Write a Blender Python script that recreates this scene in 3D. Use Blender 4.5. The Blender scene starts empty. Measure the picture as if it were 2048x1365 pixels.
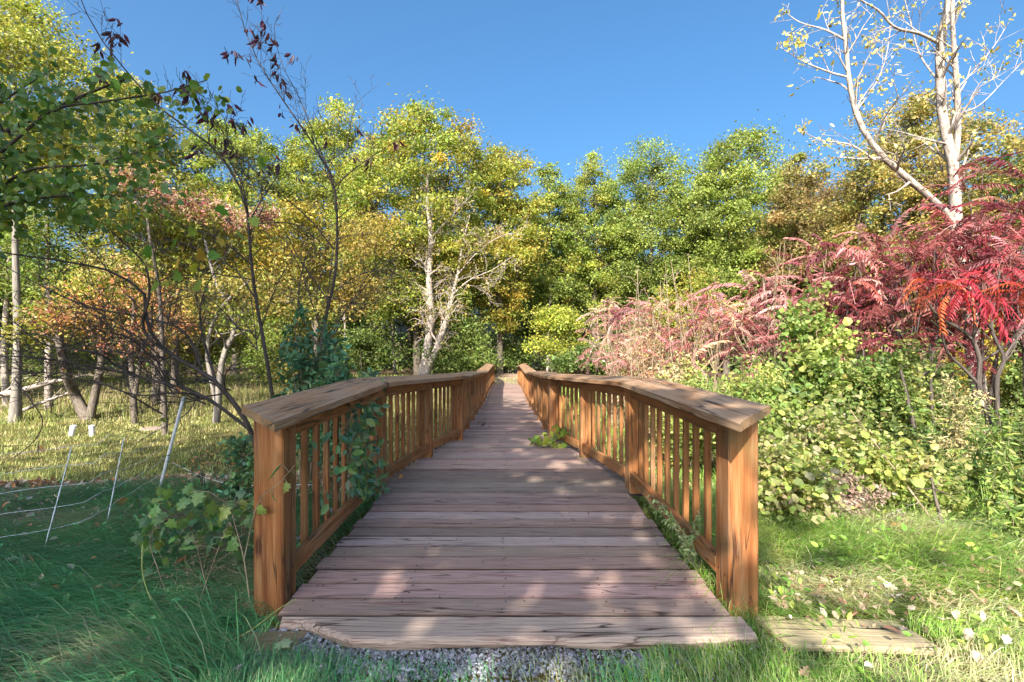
import bpy, math, random
import numpy as np

RNG = np.random.default_rng(11)
R = random.Random(5)
SC = bpy.context.scene
COL = SC.collection
CAM_Z, F, CX, CY = 1.23, 932.0, 1012.0, 682.5


def P(px, py, d):
    """World point seen at photo pixel (px, py) at distance d along the bridge."""
    return np.array([(px - CX) * d / F, d, CAM_Z - (py - CY) * d / F])


# ------------------------------------------------------------------ mesh accumulation
class Acc:
    def __init__(s):
        s.v, s.f, s.c, s.g, s.n = [], [], [], [], 0

    def add(s, V, Fs, col=(1, 1, 1), gr=None):
        V = np.asarray(V, float).reshape(-1, 3)
        Fs = np.asarray(Fs, np.int64)
        if len(Fs) == 0:
            return
        s.v.append(V)
        s.g.append(np.zeros_like(V) if gr is None else np.asarray(gr, float))
        s.f.append(Fs + s.n)
        c = np.asarray(col, float)
        s.c.append(np.broadcast_to(c, (len(Fs), 3)).copy() if c.ndim == 1 else c)
        s.n += len(V)

    def build(s, name, mat, parent=None, smooth=False, origin=None):
        me = bpy.data.meshes.new(name)
        V = np.concatenate(s.v) if s.v else np.zeros((0, 3))
        if origin is not None:
            V = V - np.asarray(origin)
        me.vertices.add(len(V))
        me.vertices.foreach_set('co', V.astype(np.float32).ravel())
        loops = np.concatenate([f.ravel() for f in s.f])
        sizes = np.concatenate([np.full(len(f), f.shape[1]) for f in s.f])
        starts = np.concatenate([[0], np.cumsum(sizes)[:-1]])
        me.loops.add(len(loops))
        me.loops.foreach_set('vertex_index', loops.astype(np.int32))
        me.polygons.add(len(sizes))
        me.polygons.foreach_set('loop_start', starts.astype(np.int32))
        me.update(calc_edges=True)
        C = np.concatenate(s.c)
        a = me.attributes.new('tint', 'FLOAT_COLOR', 'FACE')
        a.data.foreach_set('color', np.concatenate([C, np.ones((len(C), 1))], 1).astype(np.float32).ravel())
        G = np.concatenate(s.g)
        if np.any(G):
            b = me.attributes.new('grain', 'FLOAT_VECTOR', 'POINT')
            b.data.foreach_set('vector', G.astype(np.float32).ravel())
        me.polygons.foreach_set('use_smooth', np.full(len(sizes), bool(smooth)))
        me.materials.append(mat)
        o = bpy.data.objects.new(name, me)
        COL.objects.link(o)
        if parent is not None:
            o.parent = parent
        return o


def tag(o, label, cat, group=None):
    o['label'] = label
    o['category'] = cat
    if group:
        o['group'] = group
    return o


def thing(name, label, cat, loc=(0, 0, 0), group=None):
    o = bpy.data.objects.new(name, None)
    o.empty_display_size = 0.2
    COL.objects.link(o)
    o.location = [float(x) for x in loc]
    return tag(o, label, cat, group)


def copy_tree(o, parent=None):
    c = o.copy()
    COL.objects.link(c)
    c.parent = parent
    for ch in list(o.children):
        copy_tree(ch, c)
    return c


def nrm(a):
    return a / np.maximum(np.linalg.norm(a, axis=-1, keepdims=True), 1e-9)


# ------------------------------------------------------------------ tubes
class Tubes:
    def __init__(s):
        s.t = {}

    def add(s, pts, rad):
        pts = np.asarray(pts, float)
        s.t.setdefault(len(pts), []).append((pts, np.asarray(rad, float)))

    def flush(s, acc, sides=5, col=(1, 1, 1)):
        for k, L in s.t.items():
            Pn = np.array([a for a, _ in L])
            Rn = np.array([b for _, b in L])
            T = nrm(np.gradient(Pn, axis=1))
            m = nrm(Pn[:, -1] - Pn[:, 0])
            ref = np.where(np.abs(m[:, 2:3]) > .8, [[1., 0, 0]], [[0, 0, 1.]])[:, None, :]
            N = nrm(np.cross(T, np.broadcast_to(ref, T.shape)))
            B = np.cross(T, N)
            a = np.arange(sides) * 2 * math.pi / sides
            V = Pn[:, :, None, :] + Rn[:, :, None, None] * (np.cos(a)[:, None] * N[:, :, None, :] + np.sin(a)[:, None] * B[:, :, None, :])
            n = len(L)
            seg = np.linalg.norm(np.diff(Pn, axis=1), axis=2)
            ln = np.concatenate([np.zeros((n, 1)), np.cumsum(seg, 1)], 1)
            G = np.zeros((n, k, sides, 3))
            G[..., 0] = ln[:, :, None]
            G[..., 1] = Rn[:, :, None] * np.cos(a)
            G[..., 2] = Rn[:, :, None] * np.sin(a)
            G += RNG.uniform(-20, 20, (n, 1, 1, 3))
            idx = np.arange(n * k * sides).reshape(n, k, sides)
            A = idx[:, :-1, :]
            Bq = np.roll(A, -1, 2)
            D = idx[:, 1:, :]
            Cq = np.roll(D, -1, 2)
            acc.add(V.reshape(-1, 3), np.stack([A, Bq, Cq, D], -1).reshape(-1, 4), col, G.reshape(-1, 3))
        s.t = {}


def spline(pts, n):
    pts = np.asarray(pts, float)
    if len(pts) < 3:
        t = np.linspace(0, 1, n)[:, None]
        return pts[0] * (1 - t) + pts[-1] * t
    d = np.concatenate([[0], np.cumsum(np.linalg.norm(np.diff(pts, axis=0), axis=1))])
    ext = np.concatenate([[2 * pts[0] - pts[1]], pts, [2 * pts[-1] - pts[-2]]])
    u = np.linspace(0, d[-1], n)
    i = np.clip(np.searchsorted(d, u, 'right') - 1, 0, len(pts) - 2)
    t = ((u - d[i]) / np.maximum(d[i + 1] - d[i], 1e-9))[:, None]
    a, b, c, e = ext[i], ext[i + 1], ext[i + 2], ext[i + 3]
    return .5 * (2 * b + (c - a) * t + (2 * a - 5 * b + 4 * c - e) * t ** 2 + (3 * b - a - 3 * c + e) * t ** 3)


def vn(v):
    l = math.sqrt(v[0] ** 2 + v[1] ** 2 + v[2] ** 2) or 1
    return (v[0] / l, v[1] / l, v[2] / l)


def twig(tb, p, d, L, r, lvl, q, tips):
    """A wandering branch with side twigs; q = dict of habits; tips collects (point, direction, level)."""
    n = max(3, min(9, int(L / q['seg'])))
    pts, st = [p], L / n
    w, up = q['wander'], q['up']
    dirs = [d]
    for i in range(n):
        d = vn((d[0] + R.gauss(0, w), d[1] + R.gauss(0, w), d[2] + R.gauss(0, w) + up))
        p = (p[0] + d[0] * st, p[1] + d[1] * st, p[2] + d[2] * st)
        pts.append(p)
        dirs.append(d)
    tb.add(pts, [max(r * (1 - .72 * i / n), q.get('rmin', .001)) for i in range(n + 1)])
    if lvl <= 0:
        tips.append((pts[-1], d))
        tips.append((pts[max(1, n - 2)], dirs[max(1, n - 2)]))
        return
    k = max(1, int(round(L / q['gap'])))
    for j in range(k):
        f = q.get('first', .25) + (1 - q.get('first', .25)) * (j + R.random()) / k
        i = min(n - 1, int(f * n))
        b = pts[i]
        e = f * n - i
        b = tuple(b[t] + (pts[i + 1][t] - b[t]) * e for t in range(3))
        a = R.uniform(*q['ang'])
        u = vn((R.gauss(0, 1), R.gauss(0, 1), R.gauss(0, q.get('flat', 1))))
        dd = dirs[i]
        dot = sum(u[t] * dd[t] for t in range(3))
        u = vn(tuple(u[t] - dot * dd[t] for t in range(3)))
        nd = vn(tuple(dd[t] * math.cos(a) + u[t] * math.sin(a) for t in range(3)))
        twig(tb, b, nd, L * R.uniform(*q['shrink']), max(r * (1 - .6 * f) * .6, q.get('rmin', .001)), lvl - 1, q, tips)
    tips.append((pts[-1], d))


# ------------------------------------------------------------------ leaves
def tmpl(V, *Fs):
    return np.array(V, float), [np.array(f) for f in Fs]


T_RHOMB = tmpl([(0, 0, 0), (.5, .3, .04), (1, 0, -.06), (.5, -.3, .04)], [[0, 3, 2, 1]])
T_OVAL = tmpl([(0, 0, 0), (.3, .27, .06), (.72, .22, .04), (1, 0, -.08), (.72, -.22, .04), (.3, -.27, .06)], [[0, 3, 2, 1], [0, 5, 4, 3]])
T_ROUND = tmpl([(0, 0, 0), (.22, .42, .05), (.68, .42, .05), (1, 0, -.05), (.68, -.42, .05), (.22, -.42, .05)], [[0, 3, 2, 1], [0, 5, 4, 3]])
T_LANCE = tmpl([(0, 0, 0), (.35, .16, .03), (.7, .13, -.03), (1, 0, -.16), (.7, -.13, -.03), (.35, -.16, .03)], [[0, 3, 2, 1], [0, 5, 4, 3]])
_o = [(0, .06), (-.1, .32), (.12, .30), (.2, .5), (.42, .3), (.62, .42), (.68, .2), (1.0, 0)]
_out = [(x, y) for x, y in _o] + [(x, -y) for x, y in _o[-2::-1]]
T_LOBED = tmpl([(.35, 0, .05)] + [(x, y, -.08 * abs(y) - .08 * max(0, x - .6)) for x, y in _out],
               [[0, i + 2, i + 1] for i in range(len(_out) - 1)] + [[0, 1, len(_out)]])
_o2 = [(0, .03), (.08, .14), (.2, .11), (.26, .27), (.4, .17), (.5, .34), (.62, .2), (.74, .26), (.84, .1), (1.0, 0)]
_q2 = _o2 + [(x, -y * .9) for x, y in _o2[-2::-1]]
T_OAK = tmpl([(.45, 0, .0)] + [(x, y, 1.3 * y * y + .35 * (x - .45) ** 2 + .06 * math.sin(9 * x)) for x, y in _q2],
             [[0, i + 2, i + 1] for i in range(len(_q2) - 1)] + [[0, 1, len(_q2)]])


def make_frond(n=11, width=.24, droop=.35):
    """Pinnate frond: a bowed stalk with two rows of hanging leaflets, length 1 along x."""
    V, Fs = [], []
    cx = lambda t: (t, 0, .16 * math.sin(t * 2.2) - droop * t * t)
    for i in range(7):
        a = cx(i / 6)
        V += [(a[0], .007, a[2]), (a[0], -.007, a[2])]
    for i in range(6):
        Fs.append([2 * i, 2 * i + 1, 2 * i + 3, 2 * i + 2])
    for i in range(n):
        t = .2 + .78 * i / (n - 1)
        a = cx(t)
        l = width * (.55 + .45 * math.sin(math.pi * min(1, .25 + .75 * (1 - t) + .1)))
        for s in (-1, 1):
            b = len(V)
            k_ = R.uniform(.7, 1.15)
            l *= R.uniform(.75, 1.1)
            dx, dy, dz = R.uniform(.1, .5) * l, s * .62 * l * k_, -.74 * l / k_
            hw = .026
            V += [a, (a[0] + dx * .45 + hw, a[1] + dy * .5, a[2] + dz * .32), (a[0] + dx, a[1] + dy, a[2] + dz), (a[0] + dx * .45 - hw, a[1] + dy * .5, a[2] + dz * .32)]
            Fs.append([b, b + 1, b + 2, b + 3])
    return tmpl(V, *[Fs]) if False else (np.array(V, float), [np.array([f]) for f in Fs])


FRONDS = [make_frond(14, .22, .2), make_frond(13, .24, .5), make_frond(12, .25, .85), make_frond(9, .2, 1.15), make_frond(15, .19, .6)]
T_FROND = FRONDS[1]



def frames(n, up=1.0, droop=0.0, dirs=None, along=0.0):
    N = nrm(RNG.normal(size=(n, 3)) + [0, 0, up])
    X = RNG.normal(size=(n, 3))
    if dirs is not None:
        X = nrm(X) + along * np.asarray(dirs)
    X = nrm(X - (X * N).sum(1, keepdims=True) * N)
    X = nrm(X + [0, 0, -droop])
    Y = nrm(np.cross(N, X))
    N = np.cross(X, Y)
    return X, Y, N


def scatter(acc, T, pos, fr, sc, col, wid=None):
    pos = np.asarray(pos, float)
    n = len(pos)
    if n == 0:
        return
    X, Y, Z = fr
    V0, Fs = T
    sc = np.broadcast_to(np.asarray(sc, float), (n,))
    wy = sc if wid is None else sc * wid
    V = pos[:, None, :] + sc[:, None, None] * (V0[None, :, 0:1] * X[:, None, :] + V0[None, :, 2:3] * Z[:, None, :]) + np.asarray(wy)[:, None, None] * V0[None, :, 1:2] * Y[:, None, :]
    k = len(V0)
    off = (np.arange(n) * k)[:, None]
    base = 0
    acc_n = acc.n
    acc.v.append(V.reshape(-1, 3))
    acc.g.append(np.zeros((n * k, 3)))
    col = np.broadcast_to(np.asarray(col, float), (n, 3))
    for f in Fs:
        f = np.atleast_2d(f)
        for row in f:
            acc.f.append(off + row[None, :] + acc_n)
            acc.c.append(col)
    acc.n += n * k


LEAF_GAIN = 1.6


def pal(n, colors, weights=None, jit=.22, groups=None, gjit=.25):
    """n leaf colours drawn from a palette, with jitter; groups = clump index per leaf gives clumps a hue of their own."""
    c = np.asarray(colors, float)
    w = np.ones(len(c)) if weights is None else np.asarray(weights, float)
    w = w / w.sum()
    out = c[RNG.choice(len(c), n, p=w)]
    if groups is not None:
        k = int(groups.max()) + 1
        gc = c[RNG.choice(len(c), k, p=w)]
        out = out * .45 + gc[groups] * .55
        out = out * np.exp(RNG.normal(0, gjit, (k, 1)))[groups]
    out = out * np.exp(RNG.normal(0, jit, (n, 1))) * np.exp(RNG.normal(0, .06, (n, 3)))
    return np.clip(out * LEAF_GAIN, .003, .75)


# ------------------------------------------------------------------ materials
def new_mat(name):
    m = bpy.data.materials.new(name)
    m.use_nodes = True
    nt = m.node_tree
    nt.nodes.clear()
    out = nt.nodes.new('ShaderNodeOutputMaterial')
    return m, nt, out


def N(nt, t, **kw):
    n = nt.nodes.new(t)
    for k, v in kw.items():
        if k.startswith('i_'):
            n.inputs[k[2:].replace('_', ' ')].default_value = v
        else:
            setattr(n, k, v)
    return n


def leaf_mat(name, trans=.35, rough=.5, spec=.3, gain=1.0):
    m, nt, out = new_mat(name)
    at = N(nt, 'ShaderNodeAttribute', attribute_name='tint')
    pb = N(nt, 'ShaderNodeBsdfPrincipled')
    pb.inputs['Roughness'].default_value = rough
    pb.inputs['Specular IOR Level'].default_value = spec
    nt.links.new(at.outputs['Color'], pb.inputs['Base Color'])
    tr = N(nt, 'ShaderNodeBsdfTranslucent')
    mul = N(nt, 'ShaderNodeMixRGB', blend_type='MULTIPLY')
    mul.inputs[0].default_value = 1
    mul.inputs[2].default_value = (1.15, 1.2, .75, 1)
    nt.links.new(at.outputs['Color'], mul.inputs[1])
    nt.links.new(mul.outputs[0], tr.inputs['Color'])
    mx = N(nt, 'ShaderNodeMixShader')
    mx.inputs[0].default_value = trans
    nt.links.new(pb.outputs[0], mx.inputs[1])
    nt.links.new(tr.outputs[0], mx.inputs[2])
    nt.links.new(mx.outputs[0], out.inputs['Surface'])
    return m


def ramp(nt, stops, interp='LINEAR'):
    r = N(nt, 'ShaderNodeValToRGB')
    e = r.color_ramp.elements
    r.color_ramp.interpolation = interp
    while len(e) < len(stops):
        e.new(.5)
    for i, (p, c) in enumerate(stops):
        e[i].position = p
        e[i].color = (*c, 1) if len(c) == 3 else c
    return r


def grain_vec(nt, scale, rnd=True):
    at = N(nt, 'ShaderNodeAttribute', attribute_name='grain')
    mp = N(nt, 'ShaderNodeMapping')
    mp.inputs['Scale'].default_value = scale
    src = at.outputs['Vector']
    if rnd:
        oi = N(nt, 'ShaderNodeObjectInfo')
        ml = N(nt, 'ShaderNodeVectorMath', operation='SCALE')
        ml.inputs[0].default_value = (13.7, 7.1, 5.3)
        nt.links.new(oi.outputs['Random'], ml.inputs['Scale'])
        ad = N(nt, 'ShaderNodeVectorMath', operation='ADD')
        nt.links.new(src, ad.inputs[0])
        nt.links.new(ml.outputs[0], ad.inputs[1])
        src = ad.outputs[0]
    nt.links.new(src, mp.inputs['Vector'])
    return mp.outputs[0]


def bark_mat(name, dark, light, scale=(4, 30, 30), bump=.4, rough=.9):
    m, nt, out = new_mat(name)
    v = grain_vec(nt, scale)
    nz = N(nt, 'ShaderNodeTexNoise')
    nz.inputs['Scale'].default_value = 1
    nz.inputs['Detail'].default_value = 6
    nz.inputs['Roughness'].default_value = .65
    nt.links.new(v, nz.inputs['Vector'])
    rp = ramp(nt, [(.32, dark), (.68, light)])
    nt.links.new(nz.outputs['Fac'], rp.inputs[0])
    pb = N(nt, 'ShaderNodeBsdfPrincipled')
    pb.inputs['Roughness'].default_value = rough
    pb.inputs['Specular IOR Level'].default_value = .2
    nt.links.new(rp.outputs[0], pb.inputs['Base Color'])
    bp = N(nt, 'ShaderNodeBump')
    bp.inputs['Strength'].default_value = bump
    bp.inputs['Distance'].default_value = .02
    nt.links.new(nz.outputs['Fac'], bp.inputs['Height'])
    nt.links.new(bp.outputs[0], pb.inputs['Normal'])
    nt.links.new(pb.outputs[0], out.inputs['Surface'])
    return m


def wood_mat(name, base, light, dark, knot, rough=.6, crack=0.0, weather=None, weather_amt=.5, wscale=(1.3, 7, 7), green=0.0):
    m, nt, out = new_mat(name)
    L = nt.links.new
    # long grain
    v = grain_vec(nt, (1.6, 26, 26))
    n1 = N(nt, 'ShaderNodeTexNoise')
    n1.inputs['Scale'].default_value = 1
    n1.inputs['Detail'].default_value = 5
    n1.inputs['Distortion'].default_value = .6
    L(v, n1.inputs['Vector'])
    v2 = grain_vec(nt, (5, 160, 160))
    n2 = N(nt, 'ShaderNodeTexNoise')
    n2.inputs['Scale'].default_value = 1
    n2.inputs['Detail'].default_value = 3
    L(v2, n2.inputs['Vector'])
    rp = ramp(nt, [(.28, dark), (.5, base), (.74, light)])
    add = N(nt, 'ShaderNodeMath', operation='MULTIPLY_ADD')
    L(n2.outputs['Fac'], add.inputs[0])
    add.inputs[1].default_value = .35
    sub = N(nt, 'ShaderNodeMath', operation='SUBTRACT')
    L(n1.outputs['Fac'], sub.inputs[0])
    sub.inputs[1].default_value = .17
    L(sub.outputs[0], add.inputs[2])
    L(add.outputs[0], rp.inputs[0])
    # knots
    vk = grain_vec(nt, (2.2, 6.5, 6.5))
    vo = N(nt, 'ShaderNodeTexVoronoi')
    vo.inputs['Scale'].default_value = 1
    L(vk, vo.inputs['Vector'])
    rk = ramp(nt, [(.07, (1, 1, 1)), (.15, (.25, .25, .25)), (.24, (0, 0, 0))])
    L(vo.outputs['Distance'], rk.inputs[0])
    mk = N(nt, 'ShaderNodeMixRGB')
    L(rk.outputs[0], mk.inputs[0])
    L(rp.outputs[0], mk.inputs[1])
    mk.inputs[2].default_value = (*knot, 1)
    col = mk.outputs[0]
    if weather is not None:
        vw = grain_vec(nt, wscale)
        nw = N(nt, 'ShaderNodeTexNoise')
        nw.inputs['Scale'].default_value = 1
        nw.inputs['Detail'].default_value = 7
        nw.inputs['Roughness'].default_value = .72
        L(vw, nw.inputs['Vector'])
        a2 = N(nt, 'ShaderNodeMath', operation='MULTIPLY_ADD')
        L(n2.outputs['Fac'], a2.inputs[0])
        a2.inputs[1].default_value = .5
        L(nw.outputs['Fac'], a2.inputs[2])
        c = 1.27 - weather_amt
        rw = ramp(nt, [(max(0, c - .5 + .0), (0, 0, 0)), (min(1, c - .5 + .2), (1, 1, 1))])
        sb = N(nt, 'ShaderNodeMath', operation='SUBTRACT')
        L(a2.outputs[0], sb.inputs[0])
        sb.inputs[1].default_value = .02
        L(sb.outputs[0], rw.inputs[0])
        mw = N(nt, 'ShaderNodeMixRGB')
        L(rw.outputs[0], mw.inputs[0])
        L(col, mw.inputs[1])
        rg = ramp(nt, [(.3, tuple(x * .55 for x in weather)), (.65, weather)])
        L(n2.outputs['Fac'], rg.inputs[0])
        L(rg.outputs[0], mw.inputs[2])
        col = mw.outputs[0]
    at = N(nt, 'ShaderNodeAttribute', attribute_name='tint')
    mt = N(nt, 'ShaderNodeMixRGB', blend_type='MULTIPLY')
    mt.inputs[0].default_value = 1
    L(col, mt.inputs[1])
    L(at.outputs['Color'], mt.inputs[2])
    col = mt.outputs[0]
    h = n2.outputs['Fac']
    if crack > 0:
        vc = grain_vec(nt, (.9, 13, 13))
        nc = N(nt, 'ShaderNodeTexNoise')
        nc.inputs['Scale'].default_value = 1
        nc.inputs['Detail'].default_value = 2.5
        nc.inputs['Distortion'].default_value = .5
        L(vc, nc.inputs['Vector'])
        ab = N(nt, 'ShaderNodeMath', operation='SUBTRACT')
        L(nc.outputs['Fac'], ab.inputs[0])
        ab.inputs[1].default_value = .5
        ab2 = N(nt, 'ShaderNodeMath', operation='ABSOLUTE')
        L(ab.outputs[0], ab2.inputs[0])
        rc = ramp(nt, [(0, (1, 1, 1)), (crack, (0, 0, 0))])
        L(ab2.outputs[0], rc.inputs[0])
        # only here and there
        vm = grain_vec(nt, (1.1, 2.4, 2.4))
        nm = N(nt, 'ShaderNodeTexNoise')
        nm.inputs['Scale'].default_value = 1
        L(vm, nm.inputs['Vector'])
        rm = ramp(nt, [(.48, (0, 0, 0)), (.56, (1, 1, 1))])
        L(nm.outputs['Fac'], rm.inputs[0])
        mm = N(nt, 'ShaderNodeMath', operation='MULTIPLY')
        L(rc.outputs[0], mm.inputs[0])
        L(rm.outputs[0], mm.inputs[1])
        mc = N(nt, 'ShaderNodeMixRGB')
        L(mm.outputs[0], mc.inputs[0])
        L(col, mc.inputs[1])
        mc.inputs[2].default_value = (.025, .015, .01, 1)
        col = mc.outputs[0]
        hs = N(nt, 'ShaderNodeMath', operation='MULTIPLY_ADD')
        L(mm.outputs[0], hs.inputs[0])
        hs.inputs[1].default_value = -1.5
        L(n2.outputs['Fac'], hs.inputs[2])
        h = hs.outputs[0]
    if green > 0:
        ge = N(nt, 'ShaderNodeNewGeometry')
        ng = N(nt, 'ShaderNodeTexNoise')
        ng.inputs['Scale'].default_value = 5
        ng.inputs['Detail'].default_value = 4
        L(ge.outputs['Position'], ng.inputs['Vector'])
        rg2 = ramp(nt, [(.5, (0, 0, 0)), (.75, (green, green, green))])
        L(ng.outputs['Fac'], rg2.inputs[0])
        mg = N(nt, 'ShaderNodeMixRGB')
        L(rg2.outputs[0], mg.inputs[0])
        L(col, mg.inputs[1])
        mg.inputs[2].default_value = (.05, .065, .02, 1)
        col = mg.outputs[0]
    pb = N(nt, 'ShaderNodeBsdfPrincipled')
    pb.inputs['Roughness'].default_value = rough
    pb.inputs['Specular IOR Level'].default_value = .25
    L(col, pb.inputs['Base Color'])
    bp = N(nt, 'ShaderNodeBump')
    bp.inputs['Strength'].default_value = .45
    bp.inputs['Distance'].default_value = .004
    L(h, bp.inputs['Height'])
    L(bp.outputs[0], pb.inputs['Normal'])
    L(pb.outputs[0], out.inputs['Surface'])
    return m


def tint_mat(name, rough=.9, noise=.3, scale=60, bump=.2):
    m, nt, out = new_mat(name)
    at = N(nt, 'ShaderNodeAttribute', attribute_name='tint')
    ge = N(nt, 'ShaderNodeNewGeometry')
    nz = N(nt, 'ShaderNodeTexNoise')
    nz.inputs['Scale'].default_value = scale
    nz.inputs['Detail'].default_value = 4
    nt.links.new(ge.outputs['Position'], nz.inputs['Vector'])
    rp = ramp(nt, [(.3, (1 - noise,) * 3), (.7, (1 + noise,) * 3)])
    nt.links.new(nz.outputs['Fac'], rp.inputs[0])
    mt = N(nt, 'ShaderNodeMixRGB', blend_type='MULTIPLY')
    mt.inputs[0].default_value = 1
    nt.links.new(at.outputs['Color'], mt.inputs[1])
    nt.links.new(rp.outputs[0], mt.inputs[2])
    pb = N(nt, 'ShaderNodeBsdfPrincipled')
    pb.inputs['Roughness'].default_value = rough
    pb.inputs['Specular IOR Level'].default_value = .25
    nt.links.new(mt.outputs[0], pb.inputs['Base Color'])
    bp = N(nt, 'ShaderNodeBump')
    bp.inputs['Strength'].default_value = bump
    bp.inputs['Distance'].default_value = .01
    nt.links.new(nz.outputs['Fac'], bp.inputs['Height'])
    nt.links.new(bp.outputs[0], pb.inputs['Normal'])
    nt.links.new(pb.outputs[0], out.inputs['Surface'])
    return m


M_LEAF = leaf_mat('leaf', .42, .5, .35)
M_LEAF_WAXY = leaf_mat('leaf_waxy', .3, .38, .5)
M_DRY = leaf_mat('dry_leaf', .15, .8, .15)
M_GRASS = leaf_mat('grass_blade', .3, .55, .3)
M_BARK = bark_mat('bark_brown', (.05, .04, .03), (.17, .14, .11))
M_BARK_DARK = bark_mat('bark_dark', (.03, .024, .021), (.13, .105, .09), (6, 60, 60), .3)
M_BARK_PALE = bark_mat('bark_pale', (.13, .10, .08), (.50, .43, .37), (9, 22, 22), .5)
M_BARK_GREY = bark_mat('bark_grey', (.11, .095, .08), (.29, .26, .22), (4, 26, 26), .4)
M_STEM = bark_mat('stem_tan', (.12, .09, .05), (.33, .27, .18), (10, 60, 60), .2)
M_POST = wood_mat('stained_wood', (.27, .105, .033), (.37, .175, .066), (.15, .05, .016), (.07, .022, .009), .62, crack=.014, green=.5, weather=(.32, .19, .095), weather_amt=.05)
M_CAP = wood_mat('cap_wood', (.29, .145, .065), (.38, .21, .10), (.15, .07, .032), (.06, .025, .012), .68, crack=.035, weather=(.36, .24, .15), weather_amt=.16)
M_DECK = wood_mat('deck_wood', (.175, .064, .056), (.24, .105, .088), (.08, .038, .034), (.055, .03, .026), .85, crack=.014, weather=(.38, .295, .24), weather_amt=.29, wscale=(2.6, 30, 30))
M_OLD = wood_mat('old_timber', (.36, .26, .15), (.48, .37, .23), (.2, .13, .075), (.12, .06, .035), .8, crack=.035, weather=(.42, .35, .24), weather_amt=.4, green=.45)
M_TINT = tint_mat('matte')

# ================================================================== terrain height
def sstep(a, b, x):
    t = np.clip((np.asarray(x, float) - a) / (b - a), 0, 1)
    return t * t * (3 - 2 * t)


def ground_z(x, y):
    x = np.asarray(x, float)
    y = np.asarray(y, float)
    t = sstep(2.7, 9.0, y + .25 * np.sin(x * .7))
    z = -.075 - .99 * t
    far = sstep(1.5, 6, y)
    z = z + far * (.05 * np.sin(x * .9 + 1.3) * np.sin(y * .55) + .03 * np.sin(x * 2.3) * np.cos(y * 1.7 + x)) * (1 - .8 * sstep(22, 28, y) * (np.abs(x) < 4))
    z = z + .015 * np.sin(x * 3.1 + y * 2.2)
    z = z + 1.2 * sstep(45, 120, y) + .05 * sstep(1.2, 3.5, x) * (1 - sstep(3, 6, y))
    return z


# ================================================================== footbridge
def deck_z(y):
    return float(np.interp(y, [0, 3.85, 11, 12.5, 18.6, 24.3, 30], [0, 0, -.40, -.51, -.64, -.98, -1.0]))


def half_w(y):
    return float(np.interp(y, [2.2, 3.87, 5.3, 6.5, 24.3, 27.2], [1.04, 1.005, .83, .60, .60, 1.04]))


def box(acc, p0, p1, w, h, side, col=(1, 1, 1), ch=.006, vert=False, skew=0.0, edge=None):
    """Chamfered bar from p0 to p1 (its axis), w across, h tall; side = horizontal unit vector for w."""
    p0, p1 = np.asarray(p0, float), np.asarray(p1, float)
    ax = p1 - p0
    L = np.linalg.norm(ax)
    ax = ax / L
    if vert:
        s = np.array([side[0], side[1], 0.0])
        t = np.array([-side[1], side[0], 0.0])
    else:
        s = nrm(np.array([side[0], side[1], 0.0]))
        t = nrm(np.cross(s, ax))
        if t[2] < 0:
            t = -t
    prof = [(-w / 2 + ch, -h / 2), (w / 2 - ch, -h / 2), (w / 2, -h / 2 + ch), (w / 2, h / 2 - ch), (w / 2 - ch, h / 2), (-w / 2 + ch, h / 2), (-w / 2, h / 2 - ch), (-w / 2, -h / 2 + ch)]
    V, G = [], []
    ro = RNG.uniform(-30, 30, 3)
    rings = [(0, .86), (ch, 1), (L - ch, 1), (L, .86)] if ch > 0 else [(0, 1), (L, 1)]
    sxw, sxh = 1 - 2 * ch / w * .9, 1 - 2 * ch / h * .9
    for (a, k) in rings:
        kw, kh = (1, 1) if k == 1 else (sxw, sxh)
        for (u, v) in prof:
            V.append(p0 + ax * (a + skew * u) + s * u * kw + t * v * kh)
            G.append((a + ro[0], u + ro[1], v + ro[2]))
    n = 8
    Fs = []
    for r in range(len(rings) - 1):
        for i in range(n):
            j = (i + 1) % n
            Fs.append([r * n + i, r * n + j, (r + 1) * n + j, (r + 1) * n + i])
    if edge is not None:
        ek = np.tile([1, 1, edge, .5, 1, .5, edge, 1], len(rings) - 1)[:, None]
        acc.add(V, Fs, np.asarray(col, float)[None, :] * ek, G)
    else:
        acc.add(V, Fs, col, G)
    b = acc.n - len(V)
    k = len(rings) - 1
    acc.f.append(np.array([[b + i for i in range(n)][::-1]]))
    acc.c.append(np.array([col], float))
    acc.f.append(np.array([[b + k * n + i for i in range(n)]]))
    acc.c.append(np.array([col], float))


bridge = thing('footbridge', 'long wooden footbridge with brown stained railings and a weathered plank deck', 'footbridge', (0, 1.93, 0))
BO = np.array([0, 1.93, 0])


def bpart(acc, name, mat, smooth=False):
    return acc.build(name, mat, bridge, smooth, BO)


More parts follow.
